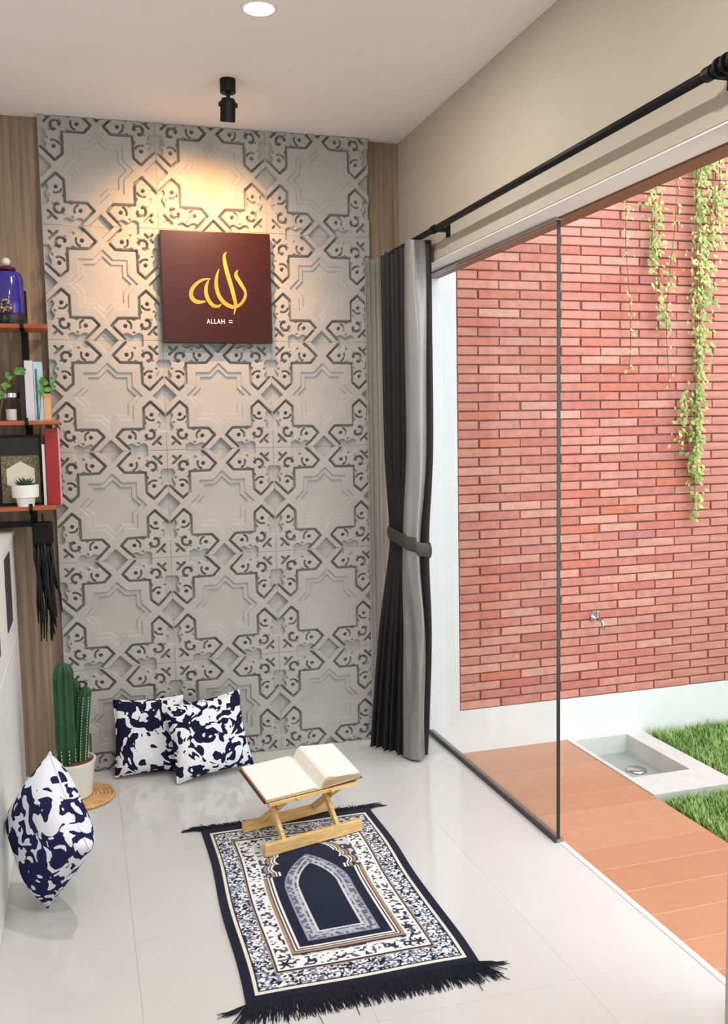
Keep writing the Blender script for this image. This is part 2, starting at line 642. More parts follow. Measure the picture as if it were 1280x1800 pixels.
def panel_mesh(zlo, zhi):
    """panel mesh with rows clipped to local z in [zlo, zhi]"""
    t = np.linspace(-0.5, 0.5, NP_) * (PT - 0.0004)
    keep = np.where((t >= zlo - 1e-6) & (t <= zhi + 1e-6))[0]
    tz = t[keep].copy()
    hm = HM[keep]
    nz, nx = len(tz), NP_
    X, Z = np.meshgrid(t, tz)
    V = np.stack([X, -hm, Z], -1).reshape(-1, 3)
    idx = np.arange(nz * nx).reshape(nz, nx)
    F = np.stack([idx[:-1, :-1], idx[:-1, 1:], idx[1:, 1:], idx[1:, :-1]], -1).reshape(-1, 4)
    # skirt to the wall
    rim = np.concatenate([idx[0, :], idx[1:, -1], idx[-1, -2::-1], idx[-2:0:-1, 0]])
    back = V[rim].copy()
    back[:, 1] = 0.0495
    k = len(V)
    V = np.concatenate([V, back])
    n = len(rim)
    i = np.arange(n)
    j = (i + 1) % n
    S = np.stack([rim[i], k + i, k + j, rim[j]], -1)
    F = np.concatenate([F, S])
    me = bpy.data.meshes.new('panel')
    me.vertices.add(len(V))
    me.vertices.foreach_set('co', V.ravel())
    me.loops.add(len(F) * 4)
    me.loops.foreach_set('vertex_index', F.ravel().astype(np.int32))
    me.polygons.add(len(F))
    me.polygons.foreach_set('loop_start', np.arange(0, len(F) * 4, 4, dtype=np.int32))
    me.polygons.foreach_set('loop_total', np.full(len(F), 4, dtype=np.int32))
    me.update(calc_edges=True)
    me.validate()
    me.materials.append(M_panel)
    return me


ZT = 2.9846
m_full = panel_mesh(-1, 1)
m_top = panel_mesh(-1, (H - 0.001) - (ZT - 0.25))
m_bot = panel_mesh(0.001 - (ZT - 5.5 * PT), 1)
for r in range(6):
    for c in range(3):
        me = m_top if r == 0 else (m_bot if r == 5 else m_full)
        link('panel', me, wall_back, ((c + 0.5) * PT, 0.0, ZT - (r + 0.5) * PT))

# right wall: header over the opening and near section
struct(MB().box(XR, XT, YF, 0.2, 2.312, 3.6).build('wall_right', M_wallp), 'beige wall above the wide garden opening')
struct(MB().box(XR, XT, YF, -2.45, -0.12, 2.3115).build('wall_right_near', M_greywall),
       'grey end wall at the near side of the opening')
struct(MB().box(XR + 0.003, XT - 0.003, -2.449, -0.0, 2.306, 2.3118).build('trim_1', M_trimwhite), 'white underside of the header')
struct(MB().box(XT + 0.001, XT + 0.075, -2.6, 0.0, 2.300, 2.36).build('trim_2', M_brown), 'brown strip along the outer header edge')
struct(MB().box(XL - 0.12, XL, YF, 0.05, -0.12, H + 0.12).build('wall_left', M_white), 'white left wall')
# front of the room, behind the viewer; opening added to let in fill light
wf = MB()
wf.box(XL - 0.12, 0.0, YF - 0.12, YF, -0.12, H + 0.12)
wf.box(1.1, XT, YF - 0.12, YF, -0.12, H + 0.12)
wf.box(0.0, 1.1, YF - 0.12, YF, 2.2, H + 0.12)
wf.box(0.0, 1.1, YF - 0.12, YF, -0.12, 0.95)
struct(wf.build('wall_front', M_wallp), 'unseen front wall with an opening added for fill light')

# fixed glass pane with channels
win = bpy.data.objects.new('window_1', None)
col.objects.link(win)
struct(win, 'frameless fixed glass pane in slim channels')
GY0, GY1 = -0.003, -1.354
MB().box(XT - 0.006, XT + 0.006, GY1 + 0.003, GY0, 0.012, 2.296).build('glass_pane', M_glass, win)
MB().box(XT - 0.007, XT + 0.007, GY1, GY1 + 0.0028, 0.012, 2.296).build('glass_edge', M_glassedge, win)
t = MB().box(XT - 0.016, XT - 0.008, GY1 - 0.004, GY0, 0.0, 0.020)
t.build('track_gasket', M_gasket, win)
MB().box(XT - 0.0075, XT + 0.02, GY1 - 0.004, GY0, 0.0, 0.012).build('floor_track', M_alu, win)
MB().box(XT - 0.016, XT + 0.016, GY1 - 0.004, GY0, 2.296, 2.3055).build('top_track', M_alu, win)
# sill strip between tiles and deck
struct(MB().box(XT + 0.0005, XT + 0.022, -2.6, -1.36, -0.1, 0.002).build('trim_3', M_conc), 'pale threshold strip between floor and deck')

# courtyard wall: white plaster body, white plinth, brick facing
BX0, BY, BZ0, BZ1 = 1.949, 0.0, 0.092, 3.68
ZD = -0.137                       # deck level, one step below the room
wall_c = struct(MB().box(1.6685, 5.2, 0.020, 0.2, -0.4, 3.8).build('wall_courtyard', M_white),
                'courtyard wall faced with thin red bricks above a white base')
wb = MB().box(1.781, 5.2, 0.001, 0.0199, -0.4, BZ0 - 0.002)
wb.build('plinth', M_white, wall_c)
MB().box(1.781, BX0 - 0.001, 0.001, 0.0199, BZ0 - 0.0019, 3.8).build('white_margin', M_white, wall_c)
MB().box(BX0 + 0.004, 5.19, 0.0125, 0.0199, BZ0, BZ1).build('mortar_bed', M_mortar, wall_c)
CH, CL, JT = 0.0470, 0.2335, 0.0092
bm_cache = []
for s_ in range(6):
    mb = MB()
    bm = bmesh.new()
    bmesh.ops.create_cube(bm, size=1)
    rr = random.Random(s_)
    for v in bm.verts:
        v.co = (v.co.x * (CL - JT), v.co.y * 0.016, v.co.z * (CH - JT + 0.001))
        v.co += Vector((rr.uniform(-.0012, .0012), rr.uniform(-.0012, .0012), rr.uniform(-.0012, .0012)))
    bmesh.ops.bevel(bm, geom=[e for e in bm.edges], offset=0.0016, segments=1, affect='EDGES')
    me = bpy.data.meshes.new('brick')
    bm.to_mesh(me)
    bm.free()
    me.materials.append(M_brick)
    bm_cache.append(me)


def half_brick(L_):
    bm = bmesh.new()
    bmesh.ops.create_cube(bm, size=1)
    for v in bm.verts:
        v.co = (v.co.x * L_, v.co.y * 0.016, v.co.z * (CH - JT + 0.001))
    bmesh.ops.bevel(bm, geom=bm.edges[:], offset=0.0016, segments=1, affect='EDGES')
    me = bpy.data.meshes.new('brick')
    bm.to_mesh(me)
    bm.free()
    me.materials.append(M_brick)
    return me


def project(p):
    d = Vector(p) - CAM
    w = d.dot(fwd)
    return 640 + 1638 * d.dot(r2) / w, 900 - 1638 * d.dot(u2) / w


half_m = half_brick(CL / 2 - JT)
spots = []
row = 0
z = BZ0 + CH / 2
while z < BZ1 - CH / 2:
    off = (row % 2) * CL / 2
    x = BX0 + CL / 2
    if row % 2:
        spots.append((BX0 + CL / 4 + 0.0, z, True))
        x = BX0 + CL / 2 + CL / 2
    while x < 5.1:
        spots.append((x + random.uniform(-.003, .003), z + random.uniform(-.0012, .0012), False))
        x += CL
    z += CH
    row += 1


def in_view(x, z):
    px, py = project((x, BY, z))
    lim = 470 - (px - 800) * 0.42      # under the header
    return 790 < px < 1300 and py > lim - 20


ranked = sorted(spots, key=lambda s_: (not in_view(s_[0], s_[1]), s_[2], (s_[0] - 0.1) ** 2 + (s_[1] - 1.58) ** 2))
rest_v, rest_f = MB(), None
for k, (x, z, hf) in enumerate(ranked):
    yb = BY + 0.008 + random.uniform(-.0015, .0015)
    me = half_m if hf else bm_cache[k % 6]
    if k < 300:
        o = link('brick', me, wall_c, (x, yb, z))
        if not hf:
            o.rotation_euler = (0, random.uniform(-.004, .004), 0)
    else:
        rest_v.add([(v.co.x + x, v.co.y + yb, v.co.z + z) for v in me.vertices], [tuple(p.vertices) for p in me.polygons])
me = rest_v.mesh('brick_rest', None)
# the joined bricks vary by position instead of by object
M_brick2 = mat('brick_clay_far', srgb(202, 130, 115), 0.9, color2=srgb(218, 156, 140), vscale=7, stretch=(0.7, 1, 6), bump=0.4, bscale=70)
me.materials.append(M_brick2)
o = link('brick_courses', me, wall_c)
o['kind'] = 'stuff'

# deck planks
DX1 = 2.567
deck = struct(MB().box(XT + 0.001, DX1, -3.6, 0.0005, -0.4, ZD - 0.0012).build('floor_deck', M_deckgap), 'orange-brown plank deck one step below the glass')
PW = 0.1717
pm = MB().bbox(XT + 0.001, DX1, -PW / 2 + 0.0032, PW / 2 - 0.0032, -0.001, 0.0, 0.0003).mesh('plank', M_deck)
pm0 = MB().bbox(XT + 0.001, DX1, -0.16 + 0.0032, 0.0, -0.001, 0.0, 0.0003).mesh('plank', M_deck)
link('plank', pm0, deck, (0, 0.0, ZD))
y = -0.160 - PW / 2
while y > -3.5:
    link('plank', pm, deck, (0, y, ZD))
    y -= PW
# garden ground
struct(MB().box(DX1 + 0.001, 5.2, -4.2, 0.0005, -0.6, -0.36).build('ground', M_soil), 'soil bed under the lawn')
gs = MB()
gs.box(3.032, 5.2, -4.2, 0.0005, -0.36, ZD - 0.04)
gs.box(DX1 + 0.001, 3.032, -4.2, -0.812, -0.36, ZD - 0.04)
struct(gs.build('ground_lawn', M_soil), 'soil of the lawn beside the deck')
struct(MB().box(5.2, 5.35, -4.2, 0.2, -0.6, 3.0).build('wall_garden', M_white), 'white garden boundary wall')

# drain basin
ba = thing('drain_basin', 'pale concrete sunken wash basin with round drain beside the deck', 'basin', (2.80, -0.40, ZD))
rim = MB()
X0, X1, Y0, Y1 = -0.231, 0.229, -0.410, 0.399
xi0, xi1, yi0, yi1 = -0.206, 0.120, -0.193, 0.362
rim.box(X0, X1, Y0, yi0, -0.2, 0.004)
rim.box(X0, X1, yi1, Y1, -0.2, 0.004)
rim.box(X0, xi0, yi0, yi1, -0.2, 0.004)
rim.box(xi1, X1, yi0, yi1, -0.2, 0.004)
rim.build('rim', M_conc, ba)
MB().box(xi0, xi1, yi0, yi1, -0.2, -0.095).build('basin_floor', M_concd, ba)
MB().lathe([(0.0, 0.012), (0.033, 0.012), (0.050, 0.008), (0.055, 0.0)], (0.01, 0.10, -0.0948), 24).build('drain_cover', M_steel, ba, True)

# ================================================================ LAWN
gb_v, gb_f = [], []
def blades(n, x0, x1, y0, y1):
    for _ in range(n):
        x, y = random.uniform(x0, x1), random.uniform(y0, y1)
        h = random.uniform(0.03, 0.075)
        a = random.uniform(0, 2 * math.pi)
        w = random.uniform(0.0025, 0.0055)
        lean = random.uniform(0.01, 0.05)
        dx, dy = math.cos(a), math.sin(a)
        k = len(gb_v)
        z0 = ZD - 0.045
        gb_v.extend([(x - dy * w, y + dx * w, z0), (x + dy * w, y - dx * w, z0),
                     (x - dy * w * .8 + dx * lean * .4, y + dx * w * .8 + dy * lean * .4, z0 + h * .6),
                     (x + dy * w * .8 + dx * lean * .4, y - dx * w * .8 + dy * lean * .4, z0 + h * .6),
                     (x + dx * lean, y + dy * lean, z0 + h)])
        gb_f.extend([(k, k + 1, k + 3, k + 2), (k + 2, k + 3, k + 4)])
blades(11000, 3.06, 3.8, -1.4, -0.03)
blades(10000, 2.60, 3.05, -2.0, -0.86)
blades(9000, 3.06, 5.0, -2.6, -0.03)
g = MB().add(gb_v, gb_f)
me = bpy.data.meshes.new('lawn')
me.from_pydata(g.v, [], g.f)
me.materials.append(M_grass)
lawn = link('lawn', me)
tag(lawn, 'short green grass lawn beside the deck and basin', 'grass')
lawn['kind'] = 'stuff'

# ================================================================ VINES
def leaf(mb, p, size, ang, tilt):
    d = Vector((math.cos(ang), math.sin(tilt) * 0.6 - 0.2, math.sin(ang)))
    d.normalize()
    s_ = d.cross(Vector((0.2, -1, 0.1))).normalized()
    p = Vector(p)
    n = d.cross(s_)
    mb.add([p, p + d * size * .45 + s_ * size * .32 + n * size * .06, p + d * size, p + d * size * .45 - s_ * size * .32 + n * size * .06],
           [(0, 1, 2), (0, 2, 3)])


def vine(label, strands, dens, size):
    x0, zt = strands[0][0], strands[0][1]
    t_ = thing('hanging_vine', label, 'vine', (x0, -0.065, zt), group=None)
    stem, lf = MB(), MB()
    for (x, ztop, zbot, drift, spread) in strands:
        pts, n = [], 24
        ph = random.uniform(0, 6)
        for i in range(n + 1):
            u = i / n
            pts.append((x - x0 + drift * u + 0.015 * math.sin(ph + u * 9), 0.012 * math.sin(ph * 2 + u * 7) + 0.02,
                        ztop - zt - (ztop - zbot) * u))
        stem.tube(pts, 0.0022, 5)
        cnt = int((ztop - zbot) * dens)
        for _ in range(cnt):
            u = random.random()
            i = min(int(u * n), n - 1)
            p = Vector(pts[i]).lerp(Vector(pts[i + 1]), u * n - i)
            sp_ = spread * (0.55 + 0.45 * math.sin(ph + u * 11))
            p += Vector((random.gauss(0, sp_), random.uniform(-0.06, 0.015), random.gauss(0, 0.015)))
            leaf(lf, p, size * random.uniform(.6, 1.25), random.uniform(-2.6, -0.5), random.uniform(-1, 1))
    stem.build('stem', M_stem, t_)
    o = lf.build('leaves', M_leaf, t_)
    o['kind'] = 'stuff'
    return t_


vine('longest leafy green vine hanging down the brick wall to the lower right',
     [(3.36, 3.6, 1.25, -0.03, 0.038), (3.31, 3.6, 1.5, 0.02, 0.033), (3.42, 3.6, 2.2, -0.04, 0.055), (3.47, 3.6, 2.5, -0.03, 0.06), (3.24, 1.75, 1.28, 0.05, 0.055), (3.32, 1.62, 1.05, 0.0, 0.033)], 230, 0.031)
vine('shorter green vine on the brick wall left of the longest vine',
     [(3.06, 3.5, 2.07, 0.03, 0.038), (3.01, 3.5, 2.4, 0.02, 0.033)], 190, 0.029)
vine('thin sparse yellowish vine strand, leftmost on the brick wall',
     [(2.90, 3.4, 1.85, 0.0, 0.016)], 50, 0.026)
vine('dangling thin vine strand in front of the bricks between the two thick vines',
     [(3.175, 3.4, 1.75, -0.02, 0.014)], 36, 0.028)

# ================================================================ TAP
tp = thing('water_tap', 'small chrome water tap on the brick wall', 'tap', (2.727, 0.0, 0.525))
MB().lathe([(0.018, 0), (0.018, -0.006), (0.010, -0.008), (0.010, -0.055)], (0, 0, 0), 16, 'y').build('wall_flange', M_steel, tp, True)
MB().tube([(0, -0.05, 0), (0, -0.085, 0.002), (0, -0.105, -0.012), (0, -0.108, -0.04)], 0.0095, 10).build('spout', M_steel, tp, True)
tv = MB().lathe([(0.008, 0.0), (0.008, 0.028), (0.012, 0.03), (0.012, 0.036)], (0, -0.05, 0.006), 12)
tv.beam((-0.035, -0.05, 0.045), (0.02, -0.05, 0.043), 0.012, 0.007)
tv.build('lever_handle', M_steel, tp)

# ================================================================ CEILING LIGHTS
def downlight(loc, label, group):
    d = thing('ceiling_downlight', label, 'downlight', loc, group=group)
    MB().lathe([(0.050, -0.001), (0.056, -0.003), (0.060, -0.001), (0.060, 0.0), (0.048, 0.0)], (0, 0, 0), 40).build('trim_ring', M_trimwhite, d, True)
    MB().lathe([(0.0, -0.0022), (0.0495, -0.0022), (0.0495, -0.0005)], (0, 0, 0), 40).build('diffuser', M_lamp, d)
    ld = bpy.data.lights.new('downlight_lamp', 'AREA')
    ld.shape = 'DISK'
    ld.size = 0.09
    ld.energy = DOWNLIGHT_W
    ld.color = (1.0, 0.97, 0.93)
    lo = bpy.data.objects.new('downlight_lamp', ld)
    col.objects.link(lo)
    lo.parent = d
    lo.location = (0, 0, -0.006)
    return d


downlight((0.742, -1.243, H), 'round recessed ceiling downlight nearest the carved wall, switched on', 'recessed downlights')
for yy, lb in ((-3.0, 'unseen fill downlight added to the ceiling, second from the carved wall'), (-4.7, 'unseen fill downlight added to the ceiling, third from the carved wall'),
               (-6.0, 'unseen fill downlight added to the ceiling nearest the front opening')):
    downlight((0.742, yy, H), lb, 'recessed downlights')  # out of view, added to fill the room with light

sl = thing('ceiling_spotlight', 'black cylindrical ceiling spotlight aimed at the wall canvas', 'spotlight', (0.737, -0.595, H))
MB().lathe([(0.0, -0.052), (0.029, -0.052), (0.031, -0.05), (0.031, -0.0005), (0.0, -0.0005)], (0, 0, 0), 32).build('canopy', M_black, sl)
MB().lathe([(0.008, -0.075), (0.008, -0.05)], (0, 0, 0), 12).build('swivel_stem', M_black, sl)
hd = MB().lathe([(0.0, 0.0), (0.022, 0.0), (0.030, -0.012), (0.030, -0.088), (0.027, -0.088), (0.027, -0.078), (0.0, -0.078)], (0, 0, 0), 32)
hd.lathe([(0.0, -0.037), (0.009, -0.037), (0.009, 0.037), (0.0, 0.037)], (0, 0, -0.025), 12, 'x')
hd_o = hd.build('lamp_head', M_black, sl, loc=(0, 0, -0.070))
hd_o.rotation_euler = (math.radians(16), 0, math.radians(2))
bl = MB().lathe([(0.0, -0.0765), (0.026, -0.0765)], (0, 0, 0), 24).build('bulb', M_bulb, hd_o)
ld = bpy.data.lights.new('spot_lamp', 'SPOT')
ld.energy = SPOT_W
ld.color = (1.0, 0.50, 0.19)
ld.spot_size = math.radians(96)
ld.spot_blend = 1.0
ld.shadow_soft_size = 0.02
lo = bpy.data.objects.new('spot_lamp', ld)
col.objects.link(lo)
lo.parent = sl
lo.location = (-0.004, 0.024, -0.162)
dirv = Vector((0.66, -0.03, 2.34)) - (Vector((0.737, -0.595, H)) + Vector(lo.location))
lo.rotation_euler = dirv.to_track_quat('-Z', 'Y').to_euler()

# ================================================================ WALL CANVAS
cv = thing('wall_canvas', 'square dark maroon canvas with gold Arabic calligraphy and small white lettering', 'canvas', (0.75, -0.052, 1.972))
MB().bbox(-0.25, 0.25, 0.0, 0.040, 0.0, 0.5, 0.003).build('panel_board', M_canvas, cv)
MB().box(-0.20, 0.20, 0.0401, 0.0519, 0.05, 0.45).build('hanging_batten', M_black, cv)


def ribbon(pts, widths, t0=-0.0012, t1=0.002):
    """brush stroke: flat extruded ribbon following a smooth path in the canvas plane"""
    P = [Vector((p[0], p[1])) for p in pts]
    out, ws = [], []
    n = len(P)
    for i in range(n - 1):
        p0, p1, p2, p3 = P[max(i - 1, 0)], P[i], P[i + 1], P[min(i + 2, n - 1)]
        for k in range(6):
            u = k / 6
            out.append(0.5 * ((2 * p1) + (p2 - p0) * u + (2 * p0 - 5 * p1 + 4 * p2 - p3) * u * u + (3 * p1 - p0 - 3 * p2 + p3) * u ** 3))
            ws.append(widths[i] * (1 - u) + widths[i + 1] * u)
    out.append(P[-1])
    ws.append(widths[-1])
    mb = MB()
    m_ = len(out)
    vs = []
    for i in range(m_):
        d = (out[min(i + 1, m_ - 1)] - out[max(i - 1, 0)]).normalized()
        nn = Vector((-d.y, d.x)) * ws[i] / 2
        for yy in (t0, t1):
            for s_ in (-1, 1):
                q = out[i] + nn * s_
                vs.append((q.x, yy, q.y))
    fs = []
    for i in range(m_ - 1):
        a, b = i * 4, i * 4 + 4
        fs += [(a, a + 1, b + 1, b), (a + 2, b + 2, b + 3, a + 3), (a, b, b + 2, a + 2), (a + 1, a + 3, b + 3, b + 1)]
    fs += [(0, 2, 3, 1), (m_ * 4 - 4, m_ * 4 - 3, m_ * 4 - 1, m_ * 4 - 2)]
    return mb.add(vs, fs)


def cz(x, y):
    return ((x - 640) / 1030 * 0.5, 0.5 - (y - 130) / 1055 * 0.5)


W = 0.5 / 1040
strokes = [
    ([(578, 575), (500, 588), (430, 640), (393, 705), (402, 765), (450, 797), (525, 790)], [6, 22, 30, 36, 40, 36, 10]),
    ([(560, 585), (538, 640), (530, 700), (548, 770), (590, 825), (640, 835), (672, 812)], [8, 28, 34, 36, 34, 26, 6]),
    ([(660, 478), (634, 560), (630, 640), (648, 725), (700, 800), (775, 838), (845, 818), (893, 755), (903, 695), (868, 625), (828, 560), (818, 520), (838, 485)],
     [5, 26, 34, 36, 38, 36, 26, 26, 24, 34, 38, 28, 6]),
    ([(735, 318), (712, 360), (722, 450), (745, 550), (775, 660), (797, 760), (806, 820), (788, 912)], [6, 26, 38, 40, 38, 34, 28, 5]),
]
for k_, (pts, ws) in enumerate(strokes):
    ribbon([cz(*p) for p in pts], [w * W for w in ws], -0.0012 - 0.0004 * k_).build('brush_stroke', M_gold, cv)
tx = bpy.data.curves.new('lettering', 'FONT')
tx.body = 'ALLAH'
tx.size = 0.031
tx.extrude = 0.001
tx.space_character = 1.15
to = bpy.data.objects.new('lettering_tmp', tx)
col.objects.link(to)
bpy.context.view_layer.update()
dg = bpy.context.evaluated_depsgraph_get()
me = bpy.data.meshes.new_from_object(to.evaluated_get(dg))
bpy.data.objects.remove(to)
xsv = [v.co.x for v in me.vertices]
k = 0.082 / (max(xsv) - min(xsv))
for v in me.vertices:
    v.co = (v.co.x * k, -v.co.z, v.co.y)
me.materials.clear()
me.materials.append(M_letter)
link('lettering', me, cv, (cz(528, 0)[0], -0.0008, cz(0, 1001)[1]))
q0, q1 = cz(738, 992), cz(772, 972)
MB().box(q0[0], q1[0], -0.0018, 0.001, q0[1], q0[1] + 0.0035).box(q0[0], q1[0], -0.0018, 0.001, q1[1] - 0.001, q1[1] + 0.0025).build('small_mark', M_letter, cv)

# ================================================================ CURTAIN ROD
cr_o = thing('curtain_rod', 'long black curtain rod with brackets above the glass opening', 'curtain rod', (1.60, -0.02, 2.408))
MB().tube([(0, 0, 0), (0, -2.62, 0)], 0.013, 14).build('rod', M_black, cr_o, True)
for yy in (-0.58, -2.40):
    b_ = MB().box(0.0, 0.067, yy - 0.012, yy + 0.012, -0.008, 0.008)
    b_.box(0.060, 0.0675, yy - 0.016, yy + 0.016, -0.03, 0.03)
    b_.lathe([(0.018, yy - 0.014), (0.018, yy + 0.014)], (0, 0, 0), 14, 'y')
    b_.build('bracket', M_black, cr_o)
for k in range(7):
    MB().lathe([(0.017, -0.004), (0.024, -0.004), (0.024, 0.004), (0.017, 0.004)], (0, -2.44 - 0.026 * k, 0), 16, 'y').build('ring', M_black, cr_o)
MB().lathe([(0.0, 0.002), (0.016, 0.0), (0.019, -0.02), (0.026, -0.04), (0.020, -0.065), (0.0, -0.075)], (0, -2.62, 0), 16, 'y').build('finial', M_black, cr_o, True)

# ================================================================ CURTAINS
def catmull(P, n):
    out = []
    P = np.array(P, float)
    seg_ = len(P) - 1
    for t_ in np.linspace(0, seg_ - 1e-6, n):
        i = int(t_)
        u = t_ - i
        p0, p1, p2, p3 = P[max(i - 1, 0)], P[i], P[i + 1], P[min(i + 2, seg_)]
        out.append(0.5 * (2 * p1 + (p2 - p0) * u + (2 * p0 - 5 * p1 + 4 * p2 - p3) * u * u + (3 * p1 - p0 - 3 * p2 + p3) * u ** 3))
    return np.array(out)


def curtain_plan(zf):
    """plan outline of the gathered curtain at relative height zf (0 floor .. 1 top)"""
    z = zf * 2.40
    tie = math.exp(-((z - 1.02) / 0.30) ** 2)
    flare = max(0.0, (1.0 - z) / 1.0)
    # back-left corner and front-right corner of the bundle
    A = np.array([1.560 - 0.115 * flare + 0.016 * tie, -0.060 - 0.05 * flare])
    B = np.array([1.582 + 0.010 * flare - 0.020 * tie, -0.455 + 0.085 * flare + 0.035 * tie])
    d = (B - A) / np.linalg.norm(B - A)
    n = np.array([-d[1], d[0]])
    if n[0] > 0:
        n = -n
    L_ = np.linalg.norm(B - A)
    amp = (0.022 + 0.012 * flare) * (1 - 0.45 * tie)
    pts = []
    nf = 8
    for i in range(nf * 2 + 1):
        u = i / (nf * 2) * 0.78
        s_ = 1 if i % 2 else -1
        pts.append(A + d * (L_ * u) + n * (amp * s_ * (0.8 + 0.35 * math.sin(i * 2.1)) + 0.01 + 0.0 * u))
    # rounded leading roll facing the room corner
    R_ = 0.046 * (1 - 0.22 * tie)
    C = A + d * (L_ * 0.86) - n * 0.0
    for a in (150, 110, 70, 30, -10, -50, -90, -130):
        ar = math.radians(a)
        wr = 1 + 0.16 * math.sin(a * 0.052 + z * 2.3) + 0.10 * math.sin(a * 0.11 - z * 5.1)
        pts.append(C + d * (R_ * 1.3 * wr * math.cos(ar)) + n * (R_ * wr * math.sin(ar)))
    # one more soft pleat against the opening
    for (du, dn) in ((0.90, -0.075), (0.99, -0.055), (0.93, -0.03)):
        pts.append(A + d * (L_ * du) + n * dn)
    return pts


NZ, NU = 60, 150
vs = []
for i in range(NZ + 1):
    zf = i / NZ
    pl = catmull(curtain_plan(zf), NU)
    for p in pl:
        vs.append((p[0] - 1.57, p[1] + 0.24, 0.012 + zf * 2.372 + (0.012 * math.sin(p[1] * 40) if i == NZ else 0)))
fs = [(i * NU + j, i * NU + j + 1, (i + 1) * NU + j + 1, (i + 1) * NU + j) for i in range(NZ) for j in range(NU - 1)]
ct = thing('satin_curtain', 'black satin curtain gathered with a tieback beside the glass', 'curtain', (1.57, -0.24, 0))
NS = int(NU * 17.6 / 27)          # leading roll: the black satin's sheen is painted in as silver-grey
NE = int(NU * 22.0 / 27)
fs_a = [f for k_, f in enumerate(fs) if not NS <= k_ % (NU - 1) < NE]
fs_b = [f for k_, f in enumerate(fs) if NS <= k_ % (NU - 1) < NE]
def subset(fs_):
    used = sorted({i for f in fs_ for i in f})
    mp_ = {u_: k_ for k_, u_ in enumerate(used)}
    return MB().add([vs[u_] for u_ in used], [tuple(mp_[i] for i in f) for f in fs_])
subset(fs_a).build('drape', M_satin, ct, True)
subset(fs_b).build('painted_sheen_fold', M_satin_sheen, ct, True)['label'] = 'leading fold of the black curtain with its sheen painted silver-grey'
# tieback: band round the bundle hull
pl = np.array(catmull(curtain_plan(1.02 / 2.4), 140))
cen = pl.mean(0)
hull = []
for k in range(48):
    a = 2 * math.pi * k / 48
    dv = np.array([math.cos(a), math.sin(a)])
    hull.append(((pl - cen) @ dv).max())
ring = []
for k in range(48):
    a = 2 * math.pi * k / 48
    # support function to points
    h0 = hull[k]
    h1 = (hull[(k + 1) % 48] - hull[k - 1]) / (2 * 2 * math.pi / 48)
    ring.append((cen[0] + (h0 + 0.006) * math.cos(a) - h1 * math.sin(a), cen[1] + (h0 + 0.006) * math.sin(a) + h1 * math.cos(a)))
vs, fs = [], []
for k, (x, y) in enumerate(ring):
    dz = 0.030 * math.cos(2 * math.pi * k / 48 - 2.6)
    for q, (ex, ez) in enumerate(((0, -0.032), (0.006, -0.012), (0.006, 0.012), (0, 0.032))):
        a = 2 * math.pi * k / 48
        vs.append((x + ex * math.cos(a) - 1.57, y + ex * math.sin(a) + 0.24, 1.03 + dz + ez))
for k in range(48):
    j = (k + 1) % 48
    fs += [(k * 4 + q, j * 4 + q, j * 4 + q + 1, k * 4 + q + 1) for q in range(3)]
MB().add(vs, fs).build('tieback', M_tie, ct, True)

vs = []
NZ2, NU2 = 30, 60
for i in range(NZ2 + 1):
    zf = i / NZ2
    for j in range(NU2):
        u = j / (NU2 - 1)
        x = 1.462 + 0.11 * u
        y = -0.018 - 0.010 * math.sin(u * 30 + 0.5) - 0.004 * math.sin(u * 13 + zf * 2)
        vs.append((x - 1.53, y + 0.02, 0.02 + zf * 2.36))
fs = [(i * NU2 + j, i * NU2 + j + 1, (i + 1) * NU2 + j + 1, (i + 1) * NU2 + j) for i in range(NZ2) for j in range(NU2 - 1)]
sh = MB().add(vs, fs).build('sheer_curtain', M_sheer, None, True, (1.53, -0.02, 0))
tag(sh, 'thin grey sheer curtain strip between carved panels and black curtain', 'curtain')

# ================================================================ CABINET
cb = thing('storage_cabinet', 'tall white laminate cabinet along the left edge', 'cabinet', (-0.42, -1.5, 0))
CX = 0.233     # local x of the front face plane (-0.187 in the room)
MB().box(-0.235, CX - 0.020, -1.35, 1.52, 0.0, 1.125).build('body', M_cab, cb)
MB().box(-0.235, CX + 0.004, -1.35, 1.52, 1.125, 1.15).build('worktop', M_cab, cb)
for k, (y0, y1) in enumerate(((0.80, 1.515), (0.08, 0.795), (-0.64, 0.075), (-1.345, -0.645))):
    for (z0, z1) in ((0.698, 1.12), (0.004, 0.692)):
        d_ = MB().bbox(CX - 0.019, CX, y0, y1, z0, z1, 0.0025).build('door', M_cab, cb)
        if z0 > 0.5:
            ym = 1.07 if k == 0 else (y0 + y1) / 2
            MB().bbox(CX, CX + 0.004, ym - 0.13, ym + 0.13, 0.80, 1.09, 0.0015).build('dark_inset', M_handle, d_)

# ================================================================ WALL SHELF
ws = thing('wall_shelf', 'three-tier reddish wood wall shelf on black metal bars', 'shelf', (-0.14, 0.05, 1.245))
SY0, SY1 = -0.25, -0.058
for z_, x1 in ((0.788, 0.145), (0.384, 0.175), (0.020, 0.145)):
    MB().bbox(-0.36, x1, SY0, SY1, z_ - 0.018, z_ + 0.0, 0.003).build('shelf_board', M_shelf, ws)
for xx in (0.045, -0.30):
    MB().box(xx - 0.014, xx + 0.014, SY1 + 0.001, -0.001, -0.07, 0.95).build('upright_bar', M_black, ws)
    for z_ in (0.77, 0.366, 0.002):
        bb = MB().box(xx - 0.007, xx + 0.007, SY0 - 0.006, SY1, z_ - 0.012, z_ - 0.0005)
        bb.box(xx - 0.007, xx + 0.007, SY0 - 0.006, SY0 - 0.0005, z_ - 0.012, z_ + 0.03)
        bb.build('bracket', M_black, ws)
MB().box(-0.36, 0.05, -0.155, -0.135, -0.075, -0.050).box(0.040, 0.05, -0.155, -0.058, -0.072, -0.053).build('lower_bar', M_black, ws)

SZ3, SZ2, SZ1 = 2.033, 1.629, 1.265
YC = -0.085
